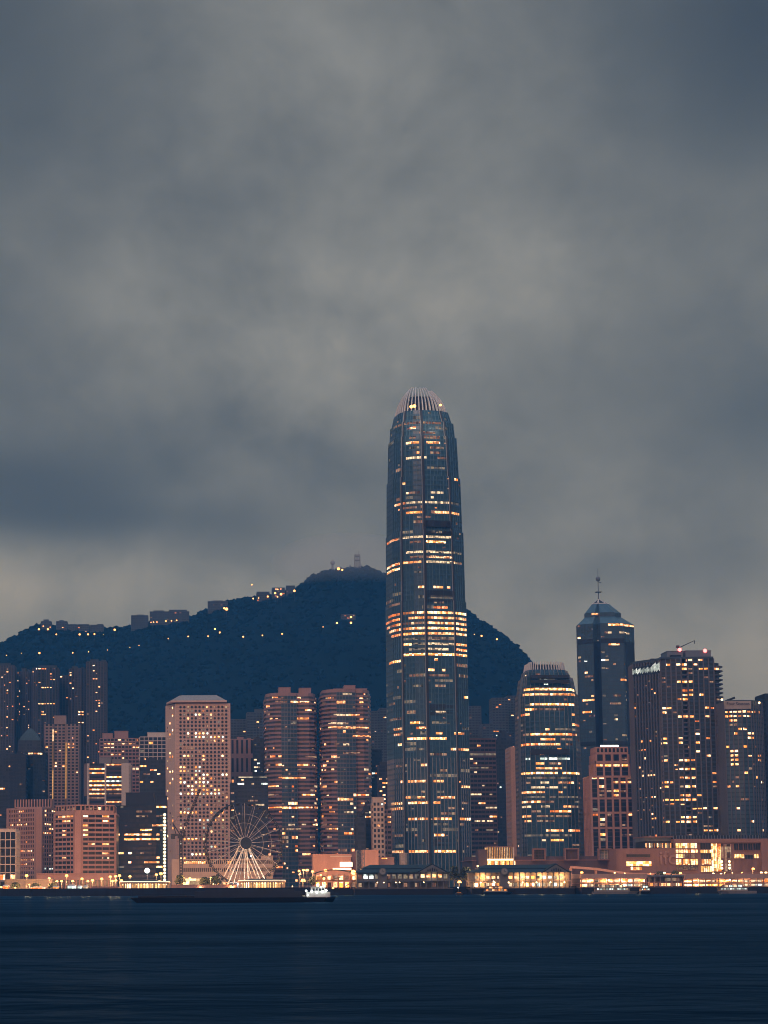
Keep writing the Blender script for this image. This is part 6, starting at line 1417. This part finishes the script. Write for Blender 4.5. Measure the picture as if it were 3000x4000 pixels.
def low_wall(label, x0, x1, yt, D, mat):
    t = Tower('shore_wall', label, 'low wall', D, (x0 + x1) / 2, 3470); a, b = t.fp([(x0, 0), (x1, 0)], 3470); m = MB(); h = t.z(yt)
    m.box(a[0], b[0], 0, 2, 0, h, mat); m.build('wall', t.root); m = MB(); m.box(a[0] - .1, b[0] + .1, -.15, 2.15, h, h + .25, mat); m.build('coping', t.root)
low_wall('low pinkish shore wall between the crane and the wheel', 668, 925, 3457, 1342, PINK)
low_wall('low dull shore wall left of the first round pavilion', 355, 462, 3464, 1342, PINKD)
def footbridge():
    D = 1400; t = Tower('footbridge', 'long low plum footbridge ramp sloping behind the bright pier', 'footbridge', D, 2330, 3405)
    X = lambda x: at(x, 3405, D).x - t.X; z = lambda y: t.z(y, 2330); m = MB()
    pts = [(2232, 3382), (2330, 3390), (2420, 3404), (2480, 3412), (2640, 3412)]
    for (xa, ya), (xb, yb) in zip(pts, pts[1:]): m.box8([(X(xa), 0, z(ya) - 1.6), (X(xb), 0, z(yb) - 1.6), (X(xb), 5, z(yb) - 1.6), (X(xa), 5, z(ya) - 1.6), (X(xa), 0, z(ya)), (X(xb), 0, z(yb)), (X(xb), 5, z(yb)), (X(xa), 5, z(ya))], PINKD)
    m.build('deck', t.root)
    for x, y in pts[:-1]: m = MB(); m.box(X(x) - .6, X(x) + .6, 1, 4, 0, z(y) - 1.6, PINKD); m.build('pier_post', t.root)
footbridge()

# ------------------------------------------------------------------ vessels
def ferry(label, x0, x1, yd, yt, D, lo, hi, hullm, cat='ferry', name='ferry', bow=1):
    xc = (x0 + x1) / 2; p = at(xc, 3480, D); t = thing(name, label, cat, (p.x, D, 0)); L = (x1 - x0) / 2 * D / FPX; zd = at(xc, yd, D).z; zt = at(xc, yt, D).z
    B = 4.2
    def ring(k, z, sh=0): return [(bow * (x + (sh if x > .5 * L else 0)), y * k, z) for x, y in ((-L, -B * .8), (L * .55, -B), (L * .9, -B * .5), (L, 0), (L * .9, B * .5), (L * .55, B), (-L, B * .8))]
    a, b = ring(.85, -.4, -2), ring(1, zd)
    m = MB(); k = m.mi(hullm); m.v += a + b; n = 7
    for i in range(n): j = (i + 1) % n; m.f.append((i, j, n + j, n + i) if bow > 0 else (j, i, n + i, n + j)); m.m.append(k)
    m.f.append(tuple(range(n, 2 * n))); m.m.append(k); m.build('hull', t)
    zm = zd + (zt - zd) * .52
    m = MB(); m.box(-L * .9, L * .55, -B * .75, B * .75, zd, zm, wall('cabin paint', (.30, .27, .25))); m.build('lower_cabin', t)
    m = MB(); m.box(-L * .7, L * .30, -B * .6, B * .6, zm, zt, wall('cabin paint', (.30, .27, .25))); m.build('upper_cabin', t)
    m = MB(); m.box(-L * .95, L * .6, -B * .85, B * .85, zm - .12, zm + .12, hullm); m.box(-L * .74, L * .36, -B * .68, B * .68, zt, zt + .25, hullm); m.build('roof', t)
    n = max(4, int(L / 1.3))
    for i in range(n):
        xa = -L * .86 + L * 1.36 * (i + .12) / n; m = MB(); m.box(xa, xa + L * 1.36 / n * .76, -B * .75 - .06, -B * .75 + .1, zd + .45 * (zm - zd), zm - .25, lo[i % len(lo)]); m.build('cabin_window', t)
    for i in range(n // 2):
        xa = -L * .66 + L * .92 * (i + .12) / (n // 2); m = MB(); m.box(xa, xa + L * .92 / (n // 2) * .76, -B * .6 - .06, -B * .6 + .1, zm + .4, zt - .25, hi[i % len(hi)]); m.build('cabin_window', t)
    m = MB(); m.tube((-L * .3, 0, zt), (-L * .3, 0, zt + 3), .12, GREY, 5); m.build('mast', t); m = MB(); m.ball((-L * .3, 0, zt + 3), .35, LAMPW); m.build('mast_light', t)
ferry('dark-hulled ferry moored at the bright old pier, cabin lamps lit', 1887, 2006, 3484, 3462, 1284, (BRI, WHT, BRI, WRM), (WRM, DIM, BRI), HULL)
ferry('white catamaran moored by the flat-roofed pier with the pale fascia', 2316, 2496, 3482, 3456, 1284, (COO, COO, WHT, COO), (WHT, DMW), wall('grey hull', (.22, .22, .22)), 'catamaran', 'catamaran')
ferry('white-lit launch moored at the far pier by the picture edge', 2800, 2950, 3480, 3456, 1284, (COO, COO, COO), (WHT, COO), wall('grey hull', (.22, .22, .22)), 'launch', 'launch', -1)
ferry('small launch with glaring white lamps squeezed beside the catamaran', 2500, 2545, 3481, 3459, 1288, (COO, BRI, COO), (COO,), HULL, 'launch', 'launch')
def barge():
    D = 800.0; t = thing('barge', 'long dark barge low in the water with white lamps on its stern house', 'barge', (at(912, 3520, D).x, D, 0)); X = lambda x: at(x, 3515, D).x - t.location.x; Z = lambda x, y: at(x, y, D).z
    a, b = X(512), X(1312); z1 = Z(912, 3506)
    rings = [([(a + 3, -5), (b - 5, -5), (b - 1.5, 0), (b - 5, 5), (a + 3, 5)], -.6), ([(a, -5.6), (b - 4, -5.6), (b, 0), (b - 4, 5.6), (a, 5.6)], z1)]
    m = MB(); m.frustum(rings[0][0], rings[0][1], rings[1][0], rings[1][1], HULL); m.build('hull', t)
    m = MB(); m.box(X(760), X(1180), -4.4, 4.4, z1, Z(960, 3482), wall('hold coaming', (.030, .040, .058))); m.build('hold_coaming', t)
    m = MB(); m.box(X(800), X(1150), -3.6, 3.6, Z(960, 3482), Z(960, 3476), wall('hatch cover', (.034, .046, .068))); m.build('hatch_cover', t)
    m = MB(); m.box(X(540), X(760), -4.8, 4.8, z1, z1 + .7, HULL); m.build('foredeck', t)
    wh = wall('stern house paint', (.55, .58, .58))
    m = MB(); m.box(X(1196), X(1288), -3.8, 3.8, z1, Z(1240, 3484), wh); m.build('deckhouse', t)
    m = MB(); m.box(X(1215), X(1268), -3.0, 3.0, Z(1240, 3484), Z(1240, 3466), wh); m.build('wheelhouse', t)
    m = MB(); m.box(X(1210), X(1273), -3.3, 3.3, Z(1240, 3466), Z(1240, 3463), GREY); m.build('wheelhouse_roof', t)
    for i in range(4): m = MB(); x = X(1220 + 12 * i); m.box(x, x + .8, -3.06, -2.9, Z(1240, 3480), Z(1240, 3470), GLK); m.build('wheelhouse_window', t)
    m = MB(); m.tube((X(1240), 0, Z(1240, 3463)), (X(1240), 0, Z(1240, 3436)), .12, GREY, 6); m.tube((X(1232), 0, Z(1240, 3450)), (X(1248), 0, Z(1240, 3450)), .08, GREY, 5); m.build('mast', t)
    for i, (x, y, s) in enumerate(((1194, 3480, .42), (1216, 3481, .40), (1236, 3484, .40), (1258, 3482, .36), (1272, 3478, .42), (1252, 3464, .3), (1240, 3457, .48), (1262, 3462, .26), (1200, 3496, .25))):
        m = MB(); m.ball((X(x), -4.3, Z(x, y)), s, LAMPW); m.tube((X(x), -4.2, Z(x, y)), (X(x), -3.8, Z(x, y)), .06, GREY, 4); m.build('deck_lamp', t)
        if i % 3 == 0: point('deck_light', t, (X(x), -5.4, Z(x, y)), 34, (.9, 1, .98), .4)
    for x in range(560, 1180, 62): m = MB(); m.tube((X(x), -5.3, z1), (X(x), -5.3, z1 + 1.1), .06, DSTEEL, 4); m.build('bollard', t)
barge()
ferry('tiny dark sampan with one lamp beside the dark pier', 1778, 1812, 3493, 3486, 1280, (DIM,), (BRI,), HULL, 'sampan', 'sampan')

# ------------------------------------------------------------------ air between here and the hill
hz = bpy.data.materials.new('haze'); hz.use_nodes = True; t_ = hz.node_tree; t_.nodes.clear()
v = N(t_, 'ShaderNodeVolumePrincipled', inp={'Color': (0.07, 0.36, 0.88, 1), 'Absorption Color': (1, 1, 1, 1), 'Density': 0.00014, 'Anisotropy': 0.0})
t_.links.new(v.outputs[0], N(t_, 'ShaderNodeOutputMaterial').inputs['Volume'])
m = MB(); m.box(-6500, 6500, -350, 4300, -4, 660, hz)
o = m.build('haze'); tag(o, 'blue evening haze over the harbour', None, None, 'stuff')

# low cloud lying on the summit
ms = bpy.data.materials.new('summit mist'); ms.use_nodes = True; t_ = ms.node_tree; t_.nodes.clear()
v = N(t_, 'ShaderNodeVolumePrincipled', inp={'Color': (0.93, 0.96, 1.0, 1), 'Absorption Color': (1, 1, 1, 1), 'Density': 0.0016})
t_.links.new(v.outputs[0], N(t_, 'ShaderNodeOutputMaterial').inputs['Volume'])
p = at(1345, 2196, 3270); m = MB(); m.ball((0, 0, 0), 1.0, ms, 32, 18, (120, 150, 42)); o = m.build('summit_mist', None, p)
tag(o, 'pale cloud resting on the summit around the masts', None, None, 'stuff')
